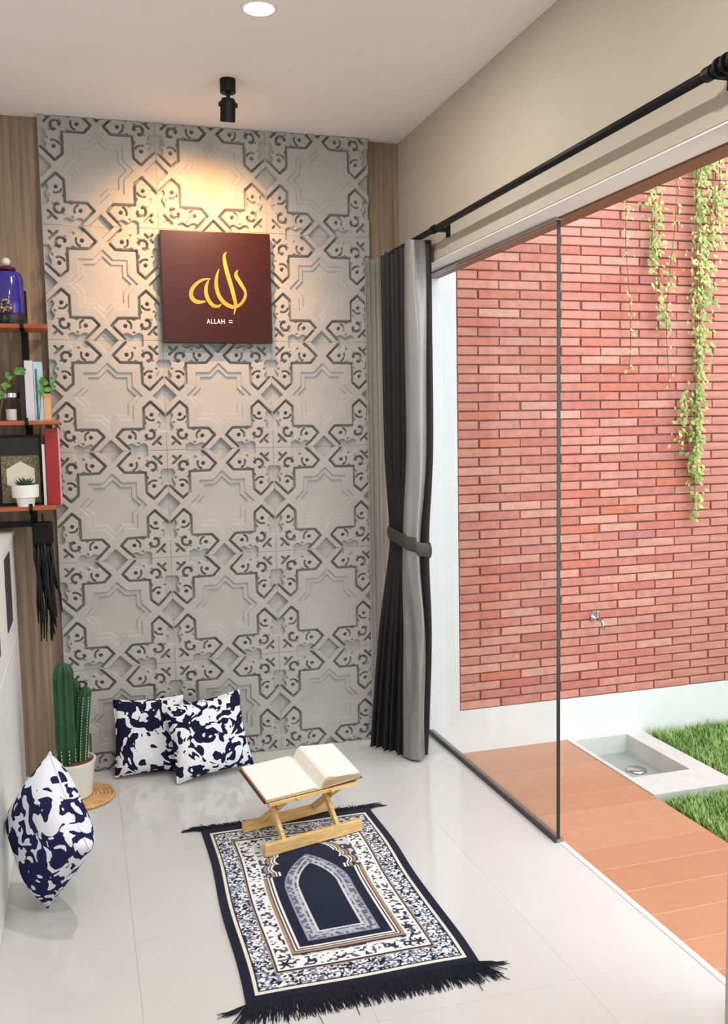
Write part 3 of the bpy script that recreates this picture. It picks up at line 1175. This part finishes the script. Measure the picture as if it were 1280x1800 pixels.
# top: purple jar
j = thing('lidded_jar', 'glossy purple jar with dark base and knob lid on the top shelf', 'jar', (-0.150, YC, SZ3))
MB().lathe([(0.0, 0.0), (0.072, 0.0), (0.074, 0.006), (0.070, 0.045), (0.066, 0.05)], (0, 0, 0), 32).build('base', M_bookd, j, True)
smooth_by_angle(MB().lathe([(0.0, 0.0505), (0.064, 0.0505), (0.066, 0.06), (0.064, 0.20), (0.054, 0.225), (0.03, 0.232), (0.0, 0.233)], (0, 0, 0), 40).build('body', M_purple, j))
MB().lathe([(0.0, 0.232), (0.036, 0.233), (0.038, 0.243), (0.018, 0.252), (0.0, 0.254)], (0, 0, 0), 24).build('lid', M_maroon, j, True)
MB().sphere((0, 0, 0.271), 0.018, 14, 10).build('knob', M_potw, j, True)
bd = thing('bead_cluster', 'cluster of gold beads in front of the purple jar', 'ornament', (-0.165, -0.180, SZ3))
MB().lathe([(0.0, 0.0), (0.018, 0.0), (0.020, 0.02), (0.016, 0.045), (0.0, 0.046)], (0, 0, 0), 20).build('cup', M_bookd, bd, True)
bb = MB()
for k in range(46):
    a, e = random.uniform(0, 6.28), random.uniform(0, 1)
    rr = 0.036 * math.sqrt(1 - e * e * .8)
    bb.sphere((rr * math.cos(a), rr * math.sin(a) * .5, 0.05 + 0.05 * e), random.uniform(.004, .0075), 7, 5)
bb.build('beads', M_goldbead, bd, True)['kind'] = 'stuff'
# middle: books, jar, sprigs
def book(x0, x1, h, d, cover, label, lean=0.0, stripe=None):
    b = thing('book', label, 'book', ((x0 + x1) / 2, YC, SZ2), group='books on the middle shelf')
    w = x1 - x0
    MB().box(-w / 2 + .002, w / 2 - .002, -d / 2 + .002, d / 2 - .003, 0.002, h - .003).build('pages', M_paper, b)
    c = MB().box(-w / 2, -w / 2 + .002, -d / 2, d / 2, 0, h).box(w / 2 - .002, w / 2, -d / 2, d / 2, 0, h)
    c.box(-w / 2, w / 2, -d / 2 - .002, -d / 2, 0, h)
    c.build('cover', cover, b)
    if stripe:
        MB().box(-w / 2 + .18 * w, -w / 2 + .42 * w, -d / 2 - .0026, -d / 2 - .0005, 0.004, h - .03).build('spine_stripe', stripe, b)
    b.rotation_euler = (0, lean, 0)
    return b


book(-0.118, -0.098, 0.235, 0.115, M_bookd, 'black spined book standing on the middle shelf')
book(-0.0965, -0.062, 0.255, 0.115, M_bookw, 'tall lavender-white spined book on the middle shelf')
book(-0.0605, -0.026, 0.25, 0.115, M_bookb, 'pale blue book with teal spine stripe on the middle shelf', 0, M_bookt)
book(-0.0245, 0.003, 0.115, 0.11, M_bookp, 'short peach spined book at the right end of the middle shelf')
book(-0.290, -0.212, 0.205, 0.11, M_bookw, 'thick white spined book at the left end of the middle shelf')
jr = thing('lantern_jar', 'small glass lantern jar with wire handle on the middle shelf', 'lantern', (-0.158, -0.120, SZ2))
smooth_by_angle(MB().lathe([(0.0, 0.0), (0.036, 0.0), (0.038, 0.01), (0.038, 0.075), (0.030, 0.09), (0.030, 0.10)], (0, 0, 0), 28).build('glass_body', M_jar, jr))
MB().lathe([(0.0315, 0.095), (0.036, 0.10), (0.036, 0.118), (0.020, 0.124), (0.0, 0.124)], (0, 0, 0), 28).build('metal_lid', M_steel, jr)
MB().lathe([(0.0, 0.003), (0.022, 0.003), (0.022, 0.05), (0.0, 0.052)], (0, 0, 0), 20).build('candle', M_potw, jr)
MB().tube([(0.037 * math.cos(a), 0, 0.11 + 0.05 * math.sin(a)) for a in [math.pi * i / 12 for i in range(13)]], 0.0016, 6).build('wire_handle', M_gasket, jr)


def sprig(label, loc, pts, n, size):
    s_ = thing('leaf_sprig', label, 'plant', loc)
    MB().tube(pts, 0.0018, 6).build('stem', M_stem, s_)
    for k in range(n):
        u = 0.25 + 0.75 * k / n
        i = min(int(u * (len(pts) - 1)), len(pts) - 2)
        p = Vector(pts[i]).lerp(Vector(pts[i + 1]), u * (len(pts) - 1) - i)
        a = random.uniform(-0.4, 3.5)
        mb = MB()
        d = Vector((math.cos(a), random.uniform(-.5, .1), math.sin(a) * .8)).normalized()
        sd = d.cross(Vector((0, 1, 0.2))).normalized()
        nn = d.cross(sd)
        S = size * random.uniform(.7, 1.2)
        mb.add([p, p + d * S * .35 + sd * S * .3, p + d * S * .75 + sd * S * .22, p + d * S + nn * S * .1, p + d * S * .75 - sd * S * .22, p + d * S * .35 - sd * S * .3,
                p + d * S * .5 - nn * S * .08],
               [(0, 1, 6), (1, 2, 6), (2, 3, 6), (3, 4, 6), (4, 5, 6), (5, 0, 6)])
        mb.build('leaf', M_leafg, s_)


sprig('green leaf sprig above the lantern jar on the middle shelf', (-0.205, -0.180, SZ2 + 0.0005), [(0, 0, 0), (0.02, 0, 0.10), (0.05, -.003, 0.17), (0.085, -.006, 0.205), (0.11, -.008, 0.20)], 15, 0.032)
sprig('green leaf sprig drooping beside the pale blue book', (-0.035, -0.165, SZ2 + 0.0005), [(-0.01, 0, 0), (0.0, 0, 0.10), (0.018, -.002, 0.16), (0.04, -.004, 0.155), (0.052, -.006, 0.12)], 15, 0.03)

# bottom: framed print, red box, succulent
fp = thing('framed_print', 'black framed print with cream hexagon behind the small succulent', 'picture frame', (-0.135, -0.100, SZ1))
MB().box(-0.088, 0.088, 0.004, 0.012, 0.0, 0.30).build('backing', M_printk, fp)
fr = MB()
fr.box(-0.09, -0.08, -0.006, 0.0125, 0, 0.305).box(0.08, 0.09, -0.006, 0.0125, 0, 0.305).box(-0.08, 0.08, -0.006, 0.0125, 0.295, 0.305).box(-0.08, 0.08, -0.006, 0.0125, 0, 0.01)
fr.build('frame', M_black, fp)
MB().box(-0.079, 0.079, 0.002, 0.0038, 0.011, 0.215).build('patterned_print', M_printp, fp)
MB().prism([(0.066 * math.sin(math.radians(a)), 0.125 + 0.066 * math.cos(math.radians(a))) for a in range(0, 360, 60)], 0.0005, 0.0018).build('hexagon_print', M_printc, fp)
rb = thing('red_box', 'upright red box at the right end of the bottom shelf', 'box', (0.002, -0.09, SZ1))
MB().bbox(-0.030, 0.030, -0.06, 0.055, 0, 0.330, 0.002).build('body', M_red, rb)
MB().box(0.024, 0.0315, -0.0615, -0.0602, 0, 0.331).build('pale_edge', mat('pale_pink_edge', srgb(214, 150, 150), 0.5, vary=0.03), rb)
bk2 = thing('booklet', 'thin white booklet standing between framed print and red box', 'book', (-0.0365, -0.09, SZ1))
MB().box(-0.0045, 0.0045, -0.05, 0.05, 0.0, 0.262).build('pages', M_paper, bk2)
MB().box(-0.0058, -0.0046, -0.051, 0.05, 0.0, 0.264).box(0.0046, 0.0058, -0.051, 0.05, 0.0, 0.264).build('cover', M_potw, bk2)

sp_ = thing('potted_succulent', 'small succulent in a white pot on the bottom shelf', 'potted plant', (-0.116, -0.168, SZ1))
smooth_by_angle(MB().lathe([(0.0, 0.0), (0.034, 0.0), (0.040, 0.036), (0.055, 0.040), (0.056, 0.092), (0.050, 0.092), (0.048, 0.078), (0.0, 0.076)], (0, 0, 0), 36).build('pot', M_potw, sp_))
for k in range(14):
    a = k * 2.4
    tl = 0.25 + 0.06 * k
    mb = MB()
    d = Vector((math.cos(a) * math.sin(tl), math.sin(a) * math.sin(tl), math.cos(tl)))
    sd = d.cross(Vector((0, 0, 1))).normalized() if abs(d.z) < .99 else Vector((1, 0, 0))
    nn = sd.cross(d)
    S = 0.062 if k > 3 else 0.05
    b0 = Vector((0, 0, 0.074))
    mb.add([b0 + sd * .006, b0 - sd * .006, b0 + d * S * .55 + sd * .010 - nn * .003, b0 + d * S * .55 - sd * .010 - nn * .003, b0 + d * S, b0 + d * S * .5 + nn * .006],
           [(0, 1, 3, 2), (2, 3, 4), (0, 2, 5), (2, 4, 5), (4, 3, 5), (3, 1, 5), (1, 0, 5)])
    mb.build('leaf', M_succ, sp_)

# hanging black tassels
ts = thing('black_tassel', 'black silky tassel bundle hanging below the wall shelf', 'tassel', (-0.055, -0.105, 1.19))
MB().bbox(-0.045, 0.042, -0.022, 0.022, -0.10, 0.0, 0.012).build('holder', M_black, ts)
MB().tube([(0.0, 0.0, -0.001), (0.0, 0.0, 0.036)], 0.004, 6).build('cord', M_black, ts)
for k in range(26):
    x = random.uniform(-0.042, 0.030)
    y = random.uniform(-0.018, 0.018)
    ln = random.uniform(0.22, 0.46)
    dx = random.uniform(-0.02, 0.022) + 0.012
    pts = [(x, y, -0.08)] + [(x + dx * u + 0.006 * math.sin(k + u * 6), y * (1 - .3 * u), -0.08 - ln * u) for u in (0.25, .5, .75, 1.0)]
    MB().tube(pts, random.uniform(.0045, .0075), 6, [1, 1.1, 1, .9, .45]).build('strand', M_tassel, ts, True)

# ================================================================ CACTUS, MAT
mt = thing('woven_mat', 'round woven rattan mat on the floor under the cactus pot', 'mat', (0.045, -0.30, 0.0))
for k in range(9):
    rr = 0.145 - 0.0165 * k
    if rr < 0.008:
        break
    n = 72
    pts = [(rr * math.cos(2 * math.pi * i / n), rr * math.sin(2 * math.pi * i / n), 0.009 + 0.0015 * math.sin(i * 2.2 + k)) for i in range(n + 1)]
    MB().tube(pts, 0.0085, 8).build('coil', M_rattan, mt, True)
ZM = 0.019
pc = thing('potted_cactus', 'tall ribbed green cactus in a white pot on the woven mat', 'potted plant', (0.022, -0.305, ZM))
smooth_by_angle(MB().lathe([(0.0, 0.0), (0.070, 0.0), (0.078, 0.006), (0.096, 0.145), (0.100, 0.150), (0.100, 0.160), (0.092, 0.160), (0.090, 0.142), (0.0, 0.142)], (0, 0, 0), 48).build('pot', M_potw, pc))
MB().lathe([(0.0, 0.150), (0.05, 0.148), (0.089, 0.1425)], (0, 0, 0), 32).build('soil', M_red_soil, pc)


def cactus_stem(pts, r, ribs, seed):
    n = ribs * 6
    vs, fs = [], []
    m_ = len(pts)
    for i, p in enumerate(pts):
        u = i / (m_ - 1)
        rr = r * (1.0 if u < 0.86 else math.sqrt(max(0.0, 1 - ((u - 0.86) / 0.14) ** 2)) * 0.97 + 0.03) * (0.88 + 0.12 * min(1, u * 5))
        for k in range(n):
            a = 2 * math.pi * k / n + seed
            q = rr * (1 + 0.20 * (abs(math.cos(ribs * (a - seed) / 2)) * 2 - 1.1))
            vs.append((p[0] + q * math.cos(a), p[1] + q * math.sin(a), p[2]))
    for i in range(m_ - 1):
        for k in range(n):
            j = (k + 1) % n
            fs.append((i * n + k, i * n + j, (i + 1) * n + j, (i + 1) * n + k))
    fs.append(tuple((m_ - 1) * n + k for k in range(n)))
    return MB().add(vs, fs)


def spines(pts, r, ribs, seed):
    mb = MB()
    for k in range(ribs):
        a = 2 * math.pi * k / ribs + seed
        for i in range(1, int(len(pts) * .88)):
            p = pts[i]
            q = r * 1.10
            mb.sphere((p[0] + q * math.cos(a), p[1] + q * math.sin(a), p[2]), 0.0028, 5, 4, (1, 1, 1.9))
    return mb


for (x, y, h, r, lean, ribs, sd) in ((-0.020, -0.005, 0.445, 0.038, 0.002, 8, 0.3), (0.040, 0.012, 0.33, 0.024, 0.030, 7, 0.9), (0.018, 0.036, 0.36, 0.026, 0.004, 7, 0.1)):
    pts = [(x + lean * (i / 27) ** 1.3, y, 0.144 + h * i / 27) for i in range(28)]
    st = cactus_stem(pts, r, ribs, sd).build('stem', M_cactus, pc, True)
    sp2 = spines(pts, r, ribs, sd).build('areoles', M_spine, st)
    sp2['kind'] = 'stuff'

# ================================================================ PILLOWS
def pillow(name, label, material, w, h, th, mtx, seed, bulge=0.0):
    n = 34
    rr = random.Random(seed)
    ph = [rr.uniform(0, 6) for _ in range(6)]
    V = {}
    vs, fs = [], []
    for side in (1, -1):
        for i in range(n + 1):
            for j_ in range(n + 1):
                u, v = i / n * 2 - 1, j_ / n * 2 - 1
                edge = (i in (0, n)) or (j_ in (0, n))
                pin = 1 - 0.075 * (1 - v * v) * abs(u) ** 3
                pin2 = 1 - 0.075 * (1 - u * u) * abs(v) ** 3
                x, y = u * w / 2 * pin, v * h / 2 * pin2
                z = ((1 - u ** 4) * (1 - v ** 4)) ** 0.55 * th / 2 * side
                z *= 1 + 0.10 * math.sin(3 * u + ph[0]) * math.cos(2.5 * v + ph[1])
                z += 0.004 * math.sin(6 * u + 4 * v + ph[2]) * (1 - u * u) * (1 - v * v)
                z += bulge * (v * v - 0.3) 
                key = (i, j_, 0 if edge else side)
                if key not in V:
                    V[key] = len(vs)
                    vs.append((x, y, z))
        for i in range(n):
            for j_ in range(n):
                q = [V[(a, b, 0 if (a in (0, n) or b in (0, n)) else side)] for a, b in ((i, j_), (i + 1, j_), (i + 1, j_ + 1), (i, j_ + 1))]
                fs.append(tuple(q if side > 0 else q[::-1]))
    t_ = thing(name, label, 'pillow', group='navy and white patterned floor pillows')
    o = MB().add(vs, fs).build('cover', material, t_, True)
    # piped seam round the edge
    ring_ = [(i, 0) for i in range(n)] + [(n, i) for i in range(n)] + [(n - i, n) for i in range(n)] + [(0, n - i) for i in range(n + 1)]
    MB().tube([vs[V[(a, b, 0)]] for a, b in ring_], 0.0035, 6).build('seam_piping', material, t_, True)
    t_.matrix_world = mtx
    return t_


def pose(center, xaxis, normal):
    X = Vector(xaxis).normalized()
    Nn = Vector(normal)
    Nn = (Nn - X * Nn.dot(X)).normalized()
    Y = Nn.cross(X)
    M_ = Matrix.Identity(4)
    for i in range(3):
        M_[i][0], M_[i][1], M_[i][2], M_[i][3] = X[i], Y[i], Nn[i], center[i]
    return M_


pillow('throw_pillow', 'navy and white patterned pillow leaning on the carved wall, nearer the cactus', M_pil1, 0.315, 0.345, 0.10,
       pose((0.362, -0.100, 0.178), (1, -0.06, -0.01), (0.03, -1, 0.22)), 1)
pillow('throw_pillow', 'navy and white patterned pillow leaning on the carved wall, nearer the book stand', M_pil2, 0.365, 0.345, 0.115,
       pose((0.622, -0.205, 0.182), (1, 0.22, 0.05), (0.12, -1, 0.34)), 2)
pillow('throw_pillow', 'navy and white patterned pillow standing on its corner against the white cabinet', M_pil3, 0.365, 0.365, 0.17,
       pose((-0.041, -1.22, 0.262), (0.143, -0.194, 0.264), (-0.86, -0.50, 0.10)), 3)

# ================================================================ PRAYER RUG
RW, RL = 0.69, 1.165
nx, ny = 276, 466
u = np.linspace(0, 1, nx) * RW
v = np.linspace(0, 1, ny) * RL
U, Vv = np.meshgrid(u, v)         # v=0 near end, v=RL far end
d = np.minimum(np.minimum(U, RW - U), np.minimum(Vv * 0.86, (RL - Vv) * 0.78))
C = np.zeros((ny, nx, 3))


def c3(r, g, b):
    return np.array(srgb(r, g, b)[:3])


navy, cream, dark = c3(16, 20, 44), c3(232, 226, 214), c3(22, 24, 40)
greyb, white, tan = c3(122, 134, 160), c3(236, 236, 236), c3(166, 140, 122)


def vnoise(scale, seed, ax=1.0, ay=1.0):
    r_ = np.random.default_rng(seed)
    gx, gy = int(RW * scale * ax) + 3, int(RL * scale * ay) + 3
    g_ = r_.random((gy, gx))
    fx, fy = U * scale * ax, Vv * scale * ay
    ix, iy = fx.astype(int), fy.astype(int)
    tx_, ty = fx - ix, fy - iy
    tx_, ty = tx_ * tx_ * (3 - 2 * tx_), ty * ty * (3 - 2 * ty)
    return (g_[iy, ix] * (1 - tx_) + g_[iy, ix + 1] * tx_) * (1 - ty) + (g_[iy + 1, ix] * (1 - tx_) + g_[iy + 1, ix + 1] * tx_) * ty


def band(lo, hi, c, dist):
    C[(dist >= lo) & (dist < hi)] = c


band(-1, 0.030, navy, d)
band(0.030, 0.040, cream, d)
band(0.040, 0.045, dark, d)
# outer border: blue-grey speckle
mk = (d >= 0.045) & (d < 0.100)
n1, n2 = vnoise(190, 1), vnoise(120, 2)
b1 = np.where((n1 > 0.56)[..., None], white, np.where((n2 > 0.52)[..., None], greyb, navy))
C[mk] = b1[mk]
band(0.100, 0.104, tan, d)
band(0.104, 0.110, dark, d)
# inner border: white with dark sprigs
mk = (d >= 0.110) & (d < 0.164)
n3, n4 = vnoise(115, 3), vnoise(60, 4)
sc = np.abs(((U + Vv) * 16) % 1 - 0.5)
dots = (n3 > 0.57) & (np.abs(d - 0.138) < 0.021)
b2 = np.where(dots[..., None], np.where((n4 > 0.5)[..., None], c3(34, 40, 66), c3(86, 92, 112)), white)
C[mk] = b2[mk]
band(0.110, 0.113, white, d)
# star marks at near corners of the inner border
for cx_, cy_ in ((0.137, 0.160), (RW - 0.137, 0.160)):
    th = np.arctan2(Vv - cy_, U - cx_)
    C[np.hypot(U - cx_, Vv - cy_) < 0.015 + 0.007 * np.cos(th * 6)] = navy
# inner field with a shouldered arch outline
xc = np.abs(U - RW / 2)
hw = 0.157                              # half width of field
sh_y = 0.70                             # shoulder height
hwv = np.where(Vv < sh_y, hw,
      np.where(Vv < sh_y + 0.03, hw - 0.032,
      np.where(Vv < sh_y + 0.085, hw - 0.020 + 0.010 * np.sin((Vv - sh_y - 0.03) / 0.055 * 3.14),
      np.where(Vv < sh_y + 0.14, hw - 0.038 + 0.010 * np.sin((Vv - sh_y - 0.085) / 0.055 * 3.14),
               np.sqrt(np.clip(1 - ((Vv - sh_y - 0.14) / 0.10) ** 2, 0, 1)) * (hw - 0.045)))))
fd = np.minimum(hwv - xc, Vv - 0.230)   # >0 inside the field
mk0 = (d >= 0.164)
n5 = vnoise(70, 5)
C[mk0] = np.where((n5 > 0.56)[..., None], c3(60, 66, 92), c3(206, 204, 204))[mk0]
for lo, hi, c in ((-0.030, -0.024, dark), (-0.024, -0.014, tan), (-0.014, -0.009, c3(96, 76, 70)), (-0.009, -0.003, cream), (-0.003, 0.002, dark), (0.002, 0.009, white), (0.009, 1, c3(14, 22, 50))):
    mk = mk0 & (fd >= lo) & (fd < hi)
    C[mk] = c
# niche: grey frame and dark centre
def arch(half, y0, ysp, ytp):
    t_ = np.clip((Vv - ysp) / (ytp - ysp), 0, 1)
    ww = half * np.where(Vv < ysp, 1, (1 - t_ ** 1.9) ** 0.9)
    return np.where(Vv > ytp, -1.0, np.minimum(ww - xc, Vv - y0))
a1 = arch(0.116, 0.266, 0.60, 0.835)
inn = (fd > 0.009) & mk0
n6 = vnoise(120, 6)
gf = np.where((n6 > 0.55)[..., None], c3(176, 178, 188), c3(96, 102, 124))
mk = inn & (a1 > 0)
C[mk] = c3(150, 154, 168)
mk = inn & (a1 > 0.006)
C[mk] = gf[mk]
mk = inn & (a1 > 0.026)
C[mk] = c3(190, 192, 198)
mk = inn & (a1 > 0.033)
C[mk] = gf[mk]
a2 = arch(0.068, 0.315, 0.60, 0.765)
mk = inn & (a2 > -0.007)
C[mk] = c3(214, 214, 214)
mk = inn & (a2 > 0)
C[mk] = c3(12, 24, 50)
C *= (0.92 + 0.16 * vnoise(300, 9))[..., None]
Zr = 0.006 + 0.0012 * np.sin(U * 14 + Vv * 5) + 0.001 * np.sin(Vv * 17)
Uc = U - RW / 2 + 0.004 * np.sin(Vv * 9)
Vr = np.stack([Uc, Vv - RL / 2, Zr], -1).reshape(-1, 3)
idx = np.arange(nx * ny).reshape(ny, nx)
Fr = np.stack([idx[:-1, :-1], idx[:-1, 1:], idx[1:, 1:], idx[1:, :-1]], -1).reshape(-1, 4)
rim_ = np.concatenate([idx[0, :], idx[1:, -1], idx[-1, -2::-1], idx[-2:0:-1, 0]])
bk = Vr[rim_].copy()
bk[:, 2] = 0.0005
k0 = len(Vr)
Vr = np.concatenate([Vr, bk])
n_ = len(rim_)
i_ = np.arange(n_)
Fr = np.concatenate([Fr, np.stack([rim_[i_], k0 + i_, k0 + (i_ + 1) % n_, rim_[(i_ + 1) % n_]], -1)])
me = bpy.data.meshes.new('pile')
me.vertices.add(len(Vr))
me.vertices.foreach_set('co', Vr.ravel())
me.loops.add(len(Fr) * 4)
me.loops.foreach_set('vertex_index', Fr.ravel().astype(np.int32))
me.polygons.add(len(Fr))
me.polygons.foreach_set('loop_start', np.arange(0, len(Fr) * 4, 4, dtype=np.int32))
me.polygons.foreach_set('loop_total', np.full(len(Fr), 4, dtype=np.int32))
me.update(calc_edges=True)
at = me.color_attributes.new('weave', 'FLOAT_COLOR', 'POINT')
cols = np.ones((len(Vr), 4), np.float32)
cols[:k0, :3] = C.reshape(-1, 3)
cols[k0:, :3] = navy
at.data.foreach_set('color', cols.ravel())
me.materials.append(mat_attr('rug_weave', 'weave'))
me.shade_smooth()
rug = thing('prayer_rug', 'navy and white patterned prayer rug with black fringes on the floor', 'rug', (0.8405, -1.4025, 0), math.radians(-1.2))
link('pile', me, rug)
for sgn, ln0, ln1, nm in ((-1, 0.055, 0.105, 'fringe'), (1, 0.035, 0.06, 'fringe')):
    mb = MB()
    for k in range(760):
        x = -RW / 2 + RW * (k + random.random()) / 760 + 0.004 * math.sin((sgn * RL / 2 + RL / 2) * 9)
        ln = random.uniform(ln0, ln1)
        edge_ = abs(x) / (RW / 2)
        sx = random.gauss(0, 0.012) + (0.05 * (x / (RW / 2)) ** 5 if True else 0)
        if random.random() < 0.02:
            ln *= 1.35
        y0 = sgn * (RL / 2 - 0.004)
        w = random.uniform(.0011, .0021)
        z0 = 0.004 + random.uniform(0, .003)
        mb.tube([(x, y0, z0), (x + sx * .4, y0 + sgn * ln * .5, random.uniform(.003, .009)), (x + sx, y0 + sgn * ln, .002)], w, 4, [1, 1, .5])
    for sx in (-1, 1):      # long corner tufts
        for k in range(16):
            x = sx * (RW / 2 - 0.004 * random.random())
            y0 = sgn * (RL / 2 - 0.004)
            mb.tube([(x, y0, .005), (x + sx * 0.03, y0 + sgn * random.uniform(.01, .03), .007), (x + sx * random.uniform(.05, .085), y0 + sgn * random.uniform(.012, .035), .002)], .0016, 4, [1, 1, .5])
    mb.build(nm, M_navyfringe, rug)['kind'] = 'stuff'

# ================================================================ BOOK STAND
AX = math.atan2(0.104, 0.403)
bs = thing('book_stand', 'pale pine folding book stand with crossed legs on the prayer rug', 'book stand', (0.8995, -1.072, 0.0092), AX)
# local u = along the bars, v = away from the viewer
MB().bbox(-0.208, 0.208, -0.011, 0.011, 0.0, 0.046, 0.004).build('foot_bar', M_pine, bs)
MB().bbox(-0.190, 0.190, 0.224, 0.246, 0.0, 0.040, 0.004).build('foot_bar', M_pine, bs)
TF, TB = 0.196, 0.252      # top board front / back height
for uu in (-0.125, 0.105):
    MB().beam((uu, 0.0, 0.030), (uu, 0.196, TB - 0.012), 0.014, 0.024, (0, -1, 0)).build('leg', M_pine, bs)
    MB().beam((uu + 0.018, 0.235, 0.030), (uu + 0.018, 0.018, TF - 0.010), 0.014, 0.024, (0, 1, 0)).build('leg', M_pine, bs)
    MB().lathe([(0.0, -0.012), (0.006, -0.012), (0.006, 0.034), (0.0, 0.034)], (uu, 0.112, 0.138), 10, 'x').build('pivot_pin', M_steel, bs)
MB().beam((-0.12, 0.15, 0.20), (0.12, 0.15, 0.20), 0.02, 0.016).build('stretcher', M_pine, bs)
tb = MB()
sl_ = (TB - TF) / 0.22
def TZ(v_):
    return TF + sl_ * v_
tb.add([(-0.185, 0.0, TZ(0)), (0.195, 0.0, TZ(0)), (0.195, 0.205, TZ(.205)), (-0.185, 0.205, TZ(.205)),
        (-0.185, 0.0, TZ(0) - .011), (0.195, 0.0, TZ(0) - .011), (0.195, 0.205, TZ(.205) - .011), (-0.185, 0.205, TZ(.205) - .011)],
       [(0, 1, 2, 3), (7, 6, 5, 4), (0, 4, 5, 1), (1, 5, 6, 2), (2, 6, 7, 3), (3, 7, 4, 0)])
tb.build('top_board', M_pine, bs)
MB().bbox(-0.185, 0.195, -0.006, 0.0, TF - 0.011, TF + 0.003, 0.0015).build('front_lip', M_pine, bs)
for uu in (-0.07, 0.075):
    MB().lathe([(0.0, 0.0), (0.007, 0.0), (0.007, -0.014), (0.0, -0.016)], (uu, -0.006, TF - 0.004), 10, 'y').build('peg', M_pine, bs)

# ================================================================ OPEN BOOK
ob = thing('open_book', 'thick open book with blank cream pages lying on the pine stand', 'book', (0.8995, -1.072, 0.0092), AX)
tilt = math.atan(sl_)
def bk_pt(u_, v_, h_):
    """book coords: u across, v up the page, h above the board"""
    return (u_, 0.001 + v_ * math.cos(tilt) - h_ * math.sin(tilt), TF + 0.0015 + v_ * math.sin(tilt) + h_ * math.cos(tilt))
US, UL, UR, BD = 0.030, -0.200, 0.212, 0.228
def page_block(name, prof, m_, parent=ob, edge=M_paperedge):
    """prof: list of (u, top height, bottom height)"""
    top, side = MB(), MB()
    n = len(prof)
    for (a, b) in zip(prof[:-1], prof[1:]):
        top.add([bk_pt(a[0], 0, a[1]), bk_pt(b[0], 0, b[1]), bk_pt(b[0], BD, b[1]), bk_pt(a[0], BD, a[1])], [(0, 1, 2, 3)])
        for v_ in (0.0005, BD - 0.0005):
            side.add([bk_pt(a[0], v_, a[2]), bk_pt(b[0], v_, b[2]), bk_pt(b[0], v_, b[1]), bk_pt(a[0], v_, a[1])], [(0, 1, 2, 3)])
    for e in (prof[0], prof[-1]):
        side.add([bk_pt(e[0], 0, e[2]), bk_pt(e[0], BD, e[2]), bk_pt(e[0], BD, e[1]), bk_pt(e[0], 0, e[1])], [(0, 1, 2, 3)])
    t_ = top.build(name, m_, parent)
    t_.data.shade_smooth()
    side.build('page_edges', edge, t_)
left = []
for i in range(13):
    w = i / 12
    u_ = UL + 0.006 + (US - UL - 0.006) * w
    left.append((u_, 0.0035 + 0.016 * (1 - (1 - w) ** 0.6 * 0.25) - 0.012 * max(0, (w - .88) / .12) ** 2, 0.0035))
right_ = []
for i in range(19):
    w = i / 18
    u_ = US + (UR - US - 0.004) * w
    hgt = 0.008 + 0.046 * math.sin(min(1, w / 0.16) * math.pi / 2) - 0.022 * max(0, (w - .16) / .84) ** 0.8
    right_.append((u_, hgt, 0.0035 + 0.010 * w))
page_block('left_pages', left, M_paper)
page_block('right_pages', right_, M_paper)
cvr = MB()
def slab(u0, u1, h0a, h1a, th):
    e = 0.005
    q = []
    for hh in (0, th):
        for (u_, h_) in ((u0, h0a), (u1, h1a)):
            for v_ in (-e, BD + e):
                q.append(bk_pt(u_, max(v_, 0.0), h_ + hh))
    cvr.add(q, [(0, 1, 3, 2), (4, 6, 7, 5), (0, 2, 6, 4), (1, 5, 7, 3), (0, 4, 5, 1), (2, 3, 7, 6)])
slab(UL - 0.003, US - 0.004, 0.0, 0.0, 0.003)
slab(US - 0.004, US + 0.010, 0.0, 0.0, 0.003)
slab(US + 0.010, UR + 0.004, 0.0, 0.0105, 0.003)
cvr.build('cover', M_maroon, ob)
# a few lifted page-edge layers on the right block
for k in range(4):
    w0 = 0.10 + 0.015 * k
    mb = MB()
    prof = []
    for i in range(12):
        w = i / 11
        u_ = US + 0.012 + (UR - US - 0.02) * w
        prof.append((u_, 0.010 + 0.007 * k + 0.010 * w + 0.012 * math.sin(math.pi * w) * 0.3))
    for (a, b) in zip(prof[:-1], prof[1:]):
        mb.add([bk_pt(a[0], -0.0006, a[1]), bk_pt(b[0], -0.0006, b[1]), bk_pt(b[0], -0.0006, b[1] + .0016), bk_pt(a[0], -0.0006, a[1] + .0016)], [(0, 1, 2, 3)])
    mb.build('page_layer_line', M_maroon, ob)
